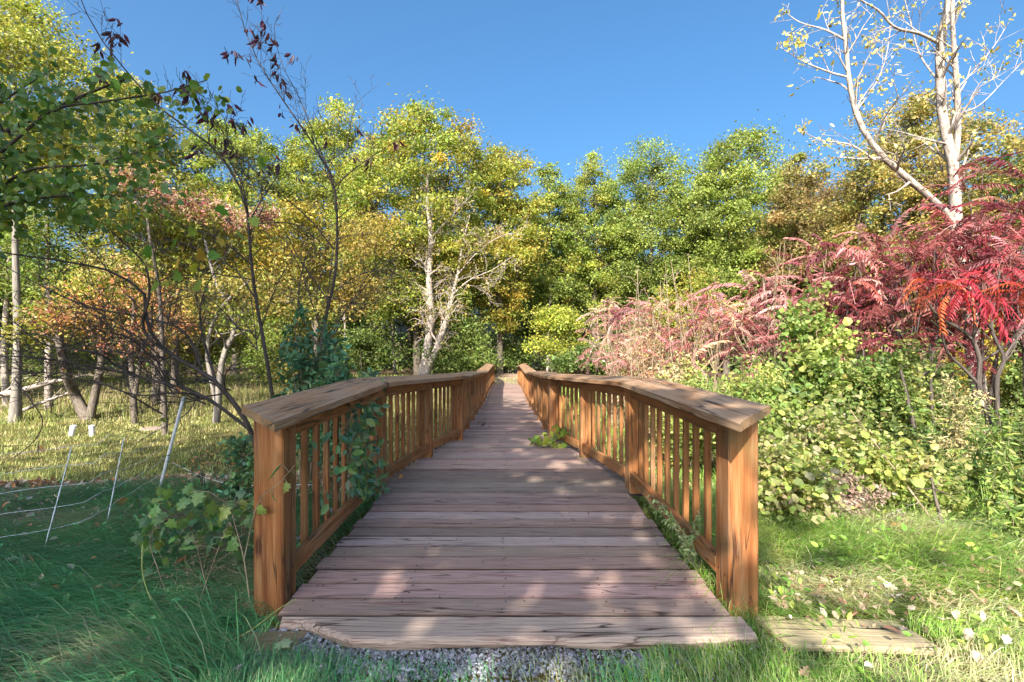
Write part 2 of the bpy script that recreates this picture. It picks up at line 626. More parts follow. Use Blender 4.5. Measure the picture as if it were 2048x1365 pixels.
# deck planks (one deck, planks are its pattern)
acc = Acc()
y = 1.93 + .158
pitch = .1425
while y < 27.3:
    yc = y + pitch / 2
    hw = half_w(yc)
    hw = hw - .015 if yc < 3.8 else hw + .17
    z = deck_z(yc)
    sl = (deck_z(yc + .06) - deck_z(yc - .06)) / .12
    d = np.array([0, 1, sl]) / math.hypot(1, sl)
    k = R.choice([.6, .74, .84, .92, 1.06, .7])
    tint = np.array([k * R.uniform(.95, 1.14), k * R.uniform(.92, 1.0), k * R.uniform(.92, 1.04)])
    acc_b = Acc()
    zz = z - .019 + R.uniform(-.0025, .0025)
    l, r = -hw + R.uniform(-.02, .01), hw + R.uniform(-.02, .012)
    box(acc, (l, yc, zz), (r, yc, zz), .1305 + R.uniform(-.003, .0015), .038, (0, 1), tint, .006, edge=.15)  # shade and dirt of the plank gaps put into the side faces' colour
    # nail heads over the joists, rust-dark, part of the deck
    if yc < 9:
        for jx in (-.93, -.47, 0, .47, .93):
            if abs(jx) > hw - .03:
                continue
            for dy in (-.035, .035):
                cxn, cyn = jx + R.uniform(-.02, .02), yc + dy + R.uniform(-.008, .008)
                a6 = np.arange(6) * math.pi / 3
                rn = R.uniform(.004, .0062)
                acc.add(np.stack([cxn + rn * np.cos(a6), cyn + rn * np.sin(a6), np.full(6, deck_z(cyn) + .0042)], 1), [[0, 1, 2, 3, 4, 5]], (.16, .13, .12))
    y += pitch
bpart(acc, 'deck', M_DECK)

# rotten front board with a chewed left corner
acc = Acc()
nx = 46
xs = np.linspace(-1.0, 1.05, nx)
V, G, Fs = [], [], []
for i, x in enumerate(xs):
    y1 = 2.082
    bite = .125 * (1 - sstep(-.98, -.60, x)) + .006 * math.sin(x * 5.3 + 1) + .003 * math.sin(x * 13.7) + .0025 * math.sin(x * 41) + .05 * max(0, x - .75)
    y0 = 1.93 + bite
    dz = -.008 * math.sin(x * 4 + 1) - .02 * (1 - sstep(-1.0, -.7, x))
    y0 = min(y0, y1 - .02)
    ring = [(y1, -.002), (y0 + .018, -.004 + dz * .5), (y0 + .004, -.014 + dz), (y0, -.026 + dz), (y0 + .012 + .008 * math.sin(x * 11.3) * math.sin(x * 4.1), -.05), (y1, -.05)]
    for (yy, zz) in ring:
        V.append((x, yy, zz))
        G.append((x + 7, yy * 1.0, zz))
for i in range(nx - 1):
    for j in range(6):
        k = (j + 1) % 6
        Fs.append([i * 6 + j, (i + 1) * 6 + j, (i + 1) * 6 + k, i * 6 + k])
acc.add(V, Fs, (1.0, .98, .95), G)
o = bpart(acc, 'end_board', M_DECK)
o['label'] = 'split and rotten front plank of the deck'

# timbers under the deck and the sill by the left post
acc = Acc()
box(acc, (-1.15, 2.06, -.105), (1.15, 2.06, -.105), .09, .10, (0, 1), (.3, .27, .2), .006)
bpart(acc, 'sill_beam', M_OLD)
acc = Acc()
box(acc, (-1.36, 1.97, -.062), (-.86, 1.985, -.062), .13, .05, (0, 1), (.5, .45, .36), .012)
bpart(acc, 'sill_board', M_OLD)
acc = Acc()
box(acc, (-1.45, 2.30, -.05), (-1.16, 2.28, -.045), .16, .05, (0, 1), (.6, .55, .45), .012)
bpart(acc, 'sill_board', M_OLD)
for sx in (-1, 0, 1):
    acc = Acc()
    ys = [2.3, 3.85, 11, 12.5, 18.6, 24.3, 27.2]
    for a, b in zip(ys[:-1], ys[1:]):
        box(acc, (sx * .5, a, deck_z(a) - .13), (sx * .5, b, deck_z(b) - .13), .05, .16, (1, 0), (.7, .6, .5), 0)
    bpart(acc, 'joist', M_POST)

post_y = [2.24, 3.87, 5.27, 6.5, 7.67, 8.85, 10.0, 11.1] + [11.1 + 1.2 * i for i in range(1, 12)] + [25.7, 27.2]
mid_lo, mid_hi = [], []
n_single = 0
cap_in = [(.95, 1.90), (.95, 3.76), (.515, 6.46), (.515, 24.3), (.95, 27.3)]
cap_out = [(1.26, 2.22), (1.26, 4.40), (.83, 6.62), (.83, 24.2), (1.26, 27.05)]


def along(a, b, t):
    return a + (b - a) * t


for s in (-1, 1):
    for i, yy in enumerate(post_y):
        hw = half_w(yy) + .07
        z0 = deck_z(yy)
        acc = Acc()
        drop = .13 if yy < 3 else .02 if yy < 8 else .3
        kk = R.uniform(.88, 1.08)
        tint = np.array([kk, kk * R.uniform(.96, 1.04), kk])
        box(acc, (s * hw, yy, z0 - drop), (s * hw + R.uniform(-.004, .004), yy, z0 + .862 + .012), .14, .14, (1, 0), tint, .007, vert=True)
        # bolt heads where the rails meet the post
        for bz in (.125, .80):
            for dy in (-.03, .035):
                a6 = np.arange(8) * math.pi / 4
                acc.add(np.stack([np.full(8, s * (hw - .0722)), yy + dy + .0065 * np.cos(a6), z0 + bz + R.uniform(-.012, .012) + .0065 * np.sin(a6)], 1), [list(range(8)) if s > 0 else list(range(8))[::-1]], (.22, .2, .2))
        bpart(acc, 'post', M_POST)
    far_bal = Acc()
    for i in range(len(post_y) - 1):
        ya, yb = post_y[i] + .07, post_y[i + 1] - .07
        ha, hb = half_w(post_y[i]), half_w(post_y[i + 1])
        ta = (ya - post_y[i]) / (post_y[i + 1] - post_y[i])
        h0, h1 = along(ha, hb, ta), along(ha, hb, 1 - ta)
        za, zb = deck_z(ya), deck_z(yb)
        dirv = nrm(np.array([s * (h1 - h0), yb - ya, 0]))
        side = (dirv[1], -dirv[0])
        kk = R.uniform(.9, 1.1)
        for nm, zz, hh in (('bottom_rail', .125, .09), ('top_rail', .815, .095)):
            acc = Acc()
            box(acc, (s * (h0 + .022), ya + .003, za + zz), (s * (h1 + .022), yb - .003, zb + zz), .038, hh, side, (kk, kk, kk), .005)
            bpart(acc, nm, M_POST)
        n = max(3, int(round((yb - ya) / .15)))
        for j in range(n):
            t = (j + .5) / n
            yc = along(ya, yb, t)
            xc = s * (along(h0, h1, t) + .064)
            zc = along(za, zb, t)
            kb = R.uniform(.86, 1.12)
            single = i < 6 and n_single < 100
            acc = Acc() if single else far_bal
            box(acc, (xc, yc, zc + .035), (xc + R.uniform(-.003, .003), yc, zc + .856), .031, .032, (dirv[1], -dirv[0]), (kb, kb, kb), .003, vert=True)
            if single:
                n_single += 1
                bpart(acc, 'baluster', M_POST)
    o = bpart(far_bal, 'baluster', M_POST)
    o['kind'] = 'stuff'
    # sloping cap boards, thin side inwards
    segs = []
    for i in range(len(cap_in) - 1):
        a, b = cap_in[i], cap_in[i + 1]
        c, d = cap_out[i], cap_out[i + 1]
        if b[1] - a[1] > 8:
            cuts = [0, .335, .68, 1]
            for q in range(3):
                segs.append((cuts[q], cuts[q + 1], a, b, c, d))
        else:
            segs.append((0, 1, a, b, c, d))
    for (t0, t1, a, b, c, d) in segs:
        acc = Acc()
        n = max(6, int((b[1] - a[1]) * (t1 - t0) / .12))
        m = 6
        V, G, Fs = [], [], []
        ro = RNG.uniform(-20, 20, 3)
        for i in range(n + 1):
            t = t0 + (t1 - t0) * i / n
            if 0 < i < n:
                t = t0 + (t1 - t0) * (.004 + .992 * i / n)
            pi = (along(a[0], b[0], t), along(a[1], b[1], t))
            po = (along(c[0], d[0], t), along(c[1], d[1], t))
            row = []
            for k in range(m + 1):
                u = k / m
                x, yy = along(pi[0], po[0], u), along(pi[1], po[1], u)
                z = deck_z(yy) + .897 + .028 * u
                row.append((x, yy, z))
            wob = .004 * math.sin(t * 9 + ro[0]) + .003 * math.sin(t * 23 + ro[1])
            ring = []
            for k in range(m + 1):
                x, yy, z = row[k]
                zz = z
                if k == 0:
                    x += wob
                    zz -= .004
                if k == m:
                    zz -= .004
                ring.append((x, yy, zz))
            for k in (m, 0):
                x, yy, z = row[k]
                ring.append((x + (wob if k == 0 else 0), yy, z - .039))
            for r in ring:
                V.append((s * r[0], r[1], r[2]))
            for k in range(m + 1):
                G.append((row[k][1] + ro[0], .31 * k / m + ro[1], ro[2]))
            G.append((row[m][1] + ro[0], .31 + ro[1], ro[2] + .04))
            G.append((row[0][1] + ro[0], ro[1], ro[2] + .04))
        w = m + 3
        for i in range(n):
            for k in range(w):
                j = (k + 1) % w
                q = [i * w + k, (i + 1) * w + k, (i + 1) * w + j, i * w + j]
                Fs.append(q if s > 0 else q[::-1])
        kk = R.uniform(.92, 1.06)
        acc.add(V, Fs, (kk, kk, kk), G)
        b0 = acc.n - len(V)
        acc.f.append(np.array([[b0 + k for k in range(w)]]))
        acc.c.append(np.array([(kk * .8, kk * .8, kk * .75)]))
        acc.f.append(np.array([[b0 + n * w + k for k in range(w)][::-1]]))
        acc.c.append(np.array([(kk * .8, kk * .8, kk * .75)]))
        bpart(acc, 'cap_rail', M_CAP)

# ================================================================== ground, path, grass, gravel
def snoise(x, y, s=1.0, k=0):
    x = x * s + 3.7 * k
    y = y * s - 5.1 * k
    return (np.sin(x * 1.3 + 1.7 * np.sin(y * .9 + k)) + np.sin(y * 1.7 - 1.2 * np.sin(x * 1.1 + 2 * k)) + np.sin((x + y) * .8 + k * 1.3 + 1.1 * np.sin(x * .6))) / 3


def ground_material():
    m, nt, out = new_mat('ground_soil')
    L = nt.links.new
    ge = N(nt, 'ShaderNodeNewGeometry')
    n1 = N(nt, 'ShaderNodeTexNoise')
    n1.inputs['Scale'].default_value = .9
    n1.inputs['Detail'].default_value = 8
    n1.inputs['Roughness'].default_value = .7
    L(ge.outputs['Position'], n1.inputs['Vector'])
    n2 = N(nt, 'ShaderNodeTexNoise')
    n2.inputs['Scale'].default_value = 45
    n2.inputs['Detail'].default_value = 5
    L(ge.outputs['Position'], n2.inputs['Vector'])
    r1 = ramp(nt, [(.3, (.05, .05, .018)), (.5, (.10, .095, .03)), (.7, (.17, .13, .06))])
    L(n1.outputs['Fac'], r1.inputs[0])
    r2 = ramp(nt, [(.3, (.5, .5, .5)), (.7, (1.3, 1.25, 1.2))])
    L(n2.outputs['Fac'], r2.inputs[0])
    mu = N(nt, 'ShaderNodeMixRGB', blend_type='MULTIPLY')
    mu.inputs[0].default_value = 1
    L(r1.outputs[0], mu.inputs[1])
    L(r2.outputs[0], mu.inputs[2])
    at = N(nt, 'ShaderNodeAttribute', attribute_name='tint')
    mv = N(nt, 'ShaderNodeMixRGB')
    sep = N(nt, 'ShaderNodeSeparateColor')
    L(at.outputs['Color'], sep.inputs[0])
    L(sep.outputs[0], mv.inputs[0])
    L(mu.outputs[0], mv.inputs[1])
    m3 = N(nt, 'ShaderNodeMixRGB', blend_type='MULTIPLY')
    m3.inputs[0].default_value = 1
    m3.inputs[1].default_value = (.13, .085, .06, 1)
    L(r2.outputs[0], m3.inputs[2])
    L(m3.outputs[0], mv.inputs[2])
    pb = N(nt, 'ShaderNodeBsdfPrincipled')
    pb.inputs['Roughness'].default_value = .95
    pb.inputs['Specular IOR Level'].default_value = .1
    L(mv.outputs[0], pb.inputs['Base Color'])
    bp = N(nt, 'ShaderNodeBump')
    bp.inputs['Strength'].default_value = .6
    bp.inputs['Distance'].default_value = .03
    L(n2.outputs['Fac'], bp.inputs['Height'])
    L(bp.outputs[0], pb.inputs['Normal'])
    L(pb.outputs[0], out.inputs['Surface'])
    return m


def warp(n, near, far):
    t = np.linspace(-1, 1, n)
    return near * np.sinh(t * math.asinh(far / near * 1.0)) if False else np.sign(t) * (np.exp(np.abs(t) * math.log(1 + far / near)) - 1) * near


gx = warp(241, 1.6, 260)
gy = warp(241, 2.2, 300) + 3
XX, YY = np.meshgrid(gx, gy)
ZZ = ground_z(XX, YY)
LIT = lambda x, y: sstep(.25, .55, np.exp(-((y - 5.9) / .8) ** 2) * sstep(-1.2, -2.2, -(-x)) if False else 0)


def litter_mask(x, y):
    c = 5.45 + .25 * np.sin(x * 1.1) + .05 * x * 0
    return np.exp(-((y - c) / .8) ** 2) * (1 - sstep(-1.9, -1.3, x)) * sstep(-11, -8, x)


def soil_mask(x, y):
    """Bare brown soil: the leaf-strewn strip, the far trail and the shaded woodland floor."""
    a = litter_mask(x, y)
    b = sstep(27, 33, y) * .8
    c = sstep(2.2, 3.5, x) * sstep(4.2, 6, y) * .75
    return np.clip(a + b + c, 0, 1)


acc = Acc()
n = len(gx)
idx = np.arange(n * n).reshape(n, n)
Fq = np.stack([idx[:-1, :-1], idx[:-1, 1:], idx[1:, 1:], idx[1:, :-1]], -1).reshape(-1, 4)
Vg = np.stack([XX, YY, ZZ], -1).reshape(-1, 3)
cen = Vg[Fq].mean(1)
ms = soil_mask(cen[:, 0], cen[:, 1])
acc.add(Vg, Fq, np.stack([ms, ms, ms], 1))
M_GROUND = ground_material()
o = acc.build('ground', M_GROUND, None, True)
o['kind'] = 'structure'
# tint per vertex is smoother on the big faces
a = o.data.attributes['tint']
o.data.attributes.remove(a)
a = o.data.attributes.new('tint', 'FLOAT_COLOR', 'POINT')
mv = soil_mask(Vg[:, 0], Vg[:, 1])
a.data.foreach_set('color', np.stack([mv, mv, mv, np.ones_like(mv)], 1).astype(np.float32).ravel())

# far trail beyond the bridge
acc = Acc()
nn = 40
V, Fs = [], []
for i in range(nn + 1):
    yy = 27.3 + 16 * i / nn
    w = 1.15 + .15 * math.sin(i) + .02 * i
    cx0 = .5 * (i / nn) ** 2 * 3
    for j in range(9):
        x = cx0 + (-1 + j / 4) * w
        V.append((x, yy, float(ground_z(x, yy)) + .02 * (1 - abs(-1 + j / 4) ** 4) + .004))
for i in range(nn):
    for j in range(8):
        Fs.append([i * 9 + j, i * 9 + j + 1, (i + 1) * 9 + j + 1, (i + 1) * 9 + j])
acc.add(V, Fs, (.30, .21, .15))
o = acc.build('path', M_TINT, None, True)
o['kind'] = 'structure'

# gravel pad in front of the deck
T_STONE = tmpl([(.5, 0, 0), (.1, .45, .05), (-.5, .1, 0), (-.1, -.45, -.03), (.05, .05, .3), (0, 0, -.3)],
               [[0, 1, 4], [1, 2, 4], [2, 3, 4], [3, 0, 4]])
acc = Acc()
n = 17000
x = RNG.uniform(-1.35, 1.2, n)
y = RNG.uniform(1.66, 2.06, n)
keep = (y > 1.82 + .05 * snoise(x, y, 4) - .03 * (x < -.3)) | (RNG.random(n) < .3)
keep &= (x < .65 + RNG.normal(0, .3, n))
x, y = x[keep], y[keep]
n = len(x)
z = ground_z(x, y) + RNG.uniform(0, .012, n) + .006
sc = np.clip(RNG.lognormal(math.log(.0125), .4, n), .005, .03)
g = RNG.uniform(.10, .36, (n, 1)) * np.array([[.96, 1.0, 1.07]]) * np.exp(RNG.normal(0, .05, (n, 3)))
scatter(acc, T_STONE, np.stack([x, y, z], 1), frames(n, 1.5), sc, g)
o = acc.build('gravel', tint_mat('stone', .85, .15, 200, .1))
o['kind'] = 'stuff'

# ---- grass
T_BLADE = tmpl([(0, .5, 0), (0, -.5, 0), (.28, .42, .38), (.28, -.42, .38), (.65, .28, .55), (.65, -.28, .55), (1, 0, .5)],
               [[0, 1, 3, 2], [2, 3, 5, 4]], [[4, 5, 6]])


def grass(acc, x, y, h, w, colors, weights, lay=1.0, dirfun=None, spread=.7, jit=.2):
    n = len(x)
    z = ground_z(x, y) - .005
    ang = (dirfun(x, y) if dirfun else np.zeros(n)) + RNG.normal(0, spread, n)
    l = np.broadcast_to(lay, (n,)) * np.exp(RNG.normal(0, .35, n))
    X = np.stack([np.cos(ang) * l, np.sin(ang) * l, np.full(n, .15)], 1)
    Y = np.stack([-np.sin(ang), np.cos(ang), np.zeros(n)], 1)
    Z = np.tile([0, 0, 1.7], (n, 1)) / np.sqrt(1 + l[:, None] ** 2)
    gi = ((np.floor(x * 3) * 57 + np.floor(y * 3) * 131) % 997).astype(int)
    scatter(acc, T_BLADE, np.stack([x, y, z], 1), (X, Y, Z), h, pal(n, colors, weights, jit, gi, .16), wid=w / h)


def on_bridge(x, y):
    return (np.abs(x) < 1.02) & (y > 1.95) & (y < 28)


def on_gravel(x, y):
    return (y > 1.865 + .035 * snoise(x, y, 5)) & (y < 2.1) & (x > -1.05) & (x < .55 + .1 * snoise(x, y, 7, 2))


G_DEEP = [(.03, .115, .045), (.045, .16, .06), (.06, .18, .065), (.10, .19, .07), (.24, .21, .13)]
G_FRESH = [(.075, .165, .025), (.115, .21, .03), (.165, .24, .04), (.27, .27, .09), (.42, .36, .22)]
G_LAWN = [(.135, .165, .042), (.19, .21, .06), (.26, .24, .085), (.34, .29, .15), (.10, .135, .032)]

acc = Acc()
# long combed grass, left of the bridge entrance
n = 95000
x = RNG.uniform(-6.6, -.95, n)
y = .9 + 4.9 * RNG.random(n) ** 1.25
keep = ~on_bridge(x, y) & ~on_gravel(x, y) & (litter_mask(x, y) < RNG.uniform(.25, .9, n))
thin = .75 + .5 * snoise(x, y, 1.6, 3)
keep &= RNG.random(n) < thin
x, y = x[keep], y[keep]
h = np.clip(.17 + .09 * snoise(x, y, 1.3, 1) + RNG.normal(0, .04, len(x)), .05, .34)
grass(acc, x, y, h, RNG.uniform(.0028, .0052, len(x)), G_DEEP, [3, 4, 3, 1.8, 1.7], 1.7, lambda a, b: 3.5 + 1.3 * snoise(a, b, .9, 2), .45)
# short ragged grass along the very front
n = 52000
x = RNG.uniform(-2.6, 2.9, n)
y = RNG.uniform(1.25, 2.15, n)
keep = ~on_bridge(x, y) & (~on_gravel(x, y) | (RNG.random(n) < .035)) & ~((x > 1.12) & (x < 1.82) & (y > 1.9) & (y < 2.18))
keep &= RNG.random(n) < .7 + .6 * snoise(x, y, 3.1, 5)
x, y = x[keep], y[keep]
h = np.clip(.06 + .025 * snoise(x, y, 4, 1) + RNG.normal(0, .018, len(x)), .025, .12)
rt = RNG.random(len(x)) < sstep(.1, .9, x)
grass(acc, x[rt], y[rt], h[rt], RNG.uniform(.002, .0038, rt.sum()), G_FRESH + [(.34, .29, .17)], [3, 3, 2, 2, 2, 2], .9, lambda a, b: 1.2 + 2.5 * snoise(a, b, 1.1, 4), .9)
x, y, h = x[~rt], y[~rt], h[~rt]
grass(acc, x, y, h, RNG.uniform(.002, .004, len(x)), G_DEEP[1:] + [(.3, .25, .14)], [3, 3, 2, 1, 1], .9, lambda a, b: 1.2 + 2.5 * snoise(a, b, 1.1, 4), .9)
# sunny tangled grass right of the entrance
n = 85000
x = 1.05 + 4.8 * RNG.random(n) ** 1.1
y = .9 + 3.9 * RNG.random(n)
keep = ~on_bridge(x, y) & ~((x > 1.12) & (x < 1.82) & (y > 1.9) & (y < 2.18))
keep &= RNG.random(n) < .72 + .5 * snoise(x, y, 1.9, 6)
x, y = x[keep], y[keep]
h = np.clip(.16 + .08 * snoise(x, y, 1.6, 3) + RNG.normal(0, .04, len(x)), .04, .32) * (.45 + .55 * sstep(1.9, 2.5, y))
grass(acc, x, y, h, RNG.uniform(.0026, .0048, len(x)), G_FRESH, [3, 4, 3, 2.4, 3.2], 1.5, lambda a, b: 5.2 + 1.6 * snoise(a, b, 1.1, 8), .7)
# little broad-leaved plants among the blades
for (x0, x1, y0, y1, m_, cols) in ((-5, -1.15, 1.6, 4.8, 130, G_DEEP[1:4]), (1.15, 4.5, 1.7, 4.0, 120, G_FRESH[:3] + [(.22, .26, .05)])):
    cxs, cys = RNG.uniform(x0, x1, m_), RNG.uniform(y0, y1, m_)
    k = RNG.integers(0, m_, m_ * 9)
    n = len(k)
    x, y = cxs[k] + RNG.normal(0, .05, n), cys[k] + RNG.normal(0, .05, n)
    pos = np.stack([x, y, ground_z(x, y) + RNG.uniform(.04, .14, n)], 1)
    scatter(acc, T_OVAL, pos, frames(n, 1.1, .2), RNG.uniform(.022, .05, n), pal(n, cols, None, .18))
o = acc.build('grass', M_GRASS)
o['kind'] = 'stuff'

# lawn and rough grass beyond
acc = Acc()
n = 120000
y = 6.0 + 24 * RNG.random(n) ** 1.7
x = -1.3 - (4 + y * 1.15) * RNG.random(n)
keep = litter_mask(x, y) < RNG.uniform(.1, .8, n)
x, y = x[keep], y[keep]
rough = sstep(.1, .6, snoise(x, y, .45, 9) + .7 * sstep(13, 17, y) - .25)
h = (.04 + .04 * RNG.random(len(x)) + .15 * rough * RNG.random(len(x))) * (.8 + y / 40)
grass(acc, x, y, h, .0035 + .0006 * y * RNG.uniform(.6, 1.3, len(x)), G_LAWN, [3, 3, 3, 2.2, 2], .6, None, 3.0)
n = 26000
y = 3.5 + 25 * RNG.random(n) ** 1.5
x = 1.2 + (2 + y * .9) * RNG.random(n)
h = .08 + .2 * RNG.random(n)
grass(acc, x, y, h, .004 + .0008 * y * RNG.uniform(.6, 1.3, n), G_FRESH[:3] + G_LAWN[:2], [3, 3, 2, 2, 1], .6, None, 3.0)
n = 9000
y = RNG.uniform(6, 28, n)
x = RNG.uniform(-1.6, 1.6, n)
grass(acc, x, y, RNG.uniform(.05, .25, n), RNG.uniform(.006, .012, n), G_LAWN, None, .6, None, 3.0)
n = 13000
y = RNG.normal(17.5, 2.0, n)
x = -2 - 20 * RNG.random(n)
k = snoise(x, y, .5, 4) > RNG.uniform(-.6, .5, n)
x, y = x[k], y[k]
n = len(x)
grass(acc, x, y, RNG.uniform(.15, .55, n), RNG.uniform(.008, .016, n), [(.22, .17, .09), (.28, .22, .13), (.16, .14, .06), (.12, .14, .04)], None, .35, None, 3.0)
o = acc.build('meadow_grass', M_GRASS)
o['kind'] = 'stuff'

# leaf litter on the brown strip, thin everywhere else
acc = Acc()
n = 14000
x = -1.4 - 9 * RNG.random(n)
y = RNG.normal(5.45, .62, n)
k = litter_mask(x, y) > RNG.uniform(.05, .8, n)
x, y = x[k], y[k]
DRY = [(.20, .10, .06), (.27, .15, .09), (.14, .075, .05), (.34, .23, .15), (.30, .13, .05), (.42, .33, .25)]
n = len(x)
pos = np.stack([x, y, ground_z(x, y) + RNG.uniform(.005, .05, n)], 1)
scatter(acc, T_OVAL, pos, frames(n, 1.6), RNG.uniform(.04, .10, n), pal(n, DRY, None, .25))
# under the right-hand bushes
n = 6000
x = RNG.uniform(1.3, 7, n)
y = RNG.uniform(2.0, 9, n)
pos = np.stack([x, y, ground_z(x, y) + RNG.uniform(.01, .06, n)], 1)
k = RNG.random(n) < .10 + .7 * sstep(3.5, 5, y)
pos = pos[k]
n = len(pos)
scatter(acc, T_OVAL, pos, frames(n, 1.6), RNG.uniform(.04, .09, n), pal(n, DRY + [(.5, .4, .28)], None, .25))
# a pale drift of dry leaves at the near right, thin scatter on the left
n = 420
x = 1.25 + 1.9 * RNG.random(n)
y = RNG.normal(2.32, .13, n) + .1 * (x - 1.5)
pos = np.stack([x, y, ground_z(x, y) + RNG.uniform(.03, .09, n)], 1)
scatter(acc, T_OVAL, pos, frames(n, 1.2), RNG.uniform(.018, .045, n), pal(n, [(.2, .15, .1), (.22, .15, .09), (.27, .23, .17), (.14, .085, .055)], None, .2))
n = 950
x = -1.2 - 3.6 * RNG.random(n)
y = 1.5 + 3.2 * RNG.random(n)
pos = np.stack([x, y, ground_z(x, y) + RNG.uniform(.04, .10, n)], 1)
scatter(acc, T_OVAL, pos, frames(n, 1.2), RNG.uniform(.02, .055, n), pal(n, [(.2, .19, .18), (.16, .14, .12), (.24, .2, .14), (.2, .1, .05)], None, .2))
# crumbs and seeds blown onto the planks
n = 520
y = 2.1 + 7 * RNG.random(n) ** 1.3
x = RNG.uniform(-.95, .95, n) * np.where(y < 4, 1, .62)
pos = np.stack([x, y, np.array([deck_z(v) for v in y]) + .004], 1)
scatter(acc, T_LANCE, pos, frames(n, 2.5), RNG.uniform(.006, .026, n), pal(n, [(.06, .045, .035), (.1, .07, .05), (.16, .12, .08)], None, .2))
o = acc.build('leaf_litter', M_DRY)
o['kind'] = 'stuff'

# ================================================================== trees and shrubs
YG = [(.145, .185, .03), (.18, .195, .035), (.105, .15, .027), (.23, .205, .036)]
GR = [(.095, .135, .032), (.13, .165, .04), (.165, .18, .042), (.068, .098, .026)]
GOLD = [(.24, .19, .035), (.27, .165, .03), (.19, .185, .035), (.16, .175, .03)]
OLIVE = [(.15, .13, .035), (.20, .155, .045), (.11, .11, .03), (.26, .19, .05)]
BROWN = [(.17, .11, .05), (.22, .14, .06), (.13, .10, .04), (.14, .14, .04)]
RUST = [(.30, .12, .055), (.32, .17, .06), (.24, .09, .07), (.24, .19, .05), (.30, .20, .13)]
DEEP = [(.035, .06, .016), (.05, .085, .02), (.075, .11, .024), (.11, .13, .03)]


def crown_tree(name, label, cat, xy, height, rad, crown0, leaves, leaf, colors, weights=None, trunk_r=.2, bark=M_BARK, group=None,
               lobes=12, lean=(0, 0), T=T_RHOMB, flat=.5, clump=.16, mat=M_LEAF, twigs=True, topf=.5, lobe_r=.42):
    x, y = xy
    base = np.array([x, y, float(ground_z(x, y)) - .05])
    t = thing(name, label, cat, base, group)
    tb = Tubes()
    hc, hz = (height + crown0) / 2, (height - crown0) / 2
    lc = []
    for i in range(lobes):
        u = RNG.normal(size=3)
        u /= np.linalg.norm(u)
        rr = RNG.uniform(.25, .74)
        if i == 0:
            u, rr = np.array([0, 0, 1.]), .72
        taper = 1 - topf * max(0, u[2] * rr) if cat != 'x' else 1
        lc.append(np.array([u[0] * rad * rr * taper + lean[0], u[1] * rad * rr * taper + lean[1], hc + u[2] * rr * hz]))
    lc = np.array(lc)
    top = np.array([lean[0] * .8, lean[1] * .8, hc + .45 * hz])
    mid = np.array([lean[0] * .3 + R.uniform(-.15, .15), lean[1] * .3, hc * .55])
    tr = spline([(0, 0, 0), mid * [1, 1, .5] + [R.uniform(-.1, .1), 0, 0], mid, top], 12)
    tb.add(tr, trunk_r * np.linspace(1.0, .22, 12) * np.where(np.arange(12) == 0, 1.35, 1))
    clc, cli = [], []
    lr = lobe_r * rad * RNG.uniform(.75, 1.2, lobes)
    nc = 11
    for i, c in enumerate(lc):
        k = int(np.clip(np.searchsorted(tr[:, 2], c[2] - .45 * np.hypot(c[0] - lean[0] * .5, c[1]) - .1 * height), 3, 10))
        a = tr[k]
        m1 = (a + c) / 2 + RNG.normal(0, .06 * rad, 3) + [0, 0, -.06 * rad]
        lim = spline([a, m1, c], 7)
        r0 = trunk_r * (1 - .065 * k) * .5
        tb.add(lim, np.linspace(r0, r0 * .3, 7))
        for j in range(nc):
            u = RNG.normal(size=3) + .45 * nrm(c - [lean[0], lean[1], hc]) + [0, 0, .25]
            u /= np.linalg.norm(u)
            p = c + u * lr[i] * np.array([1, 1, .85 * min(1.4, hz / rad)]) * RNG.uniform(.55, 1.05)
            clc.append(p)
            if twigs:
                tb.add(spline([lim[R.randint(3, 6)], (c + p) / 2 + RNG.normal(0, .05 * rad, 3), p], 5), np.linspace(r0 * .28, r0 * .06, 5))
    acc = Acc()
    tb.flush(acc, 6)
    acc.build('trunk', bark, t, True)
    clc = np.array(clc)
    nL = leaves
    gi = RNG.integers(0, len(clc), nL)
    cs = clump * rad * np.exp(RNG.normal(0, .3, len(clc)))
    pos = clc[gi] + RNG.normal(size=(nL, 3)) * cs[gi][:, None] * [1, 1, flat]
    acc = Acc()
    scatter(acc, T, pos, frames(nL, .9, .15), leaf * np.exp(RNG.normal(0, .25, nL)), pal(nL, colors, weights, .16, gi, .2))
    acc.build('crown', mat, t)
    return t


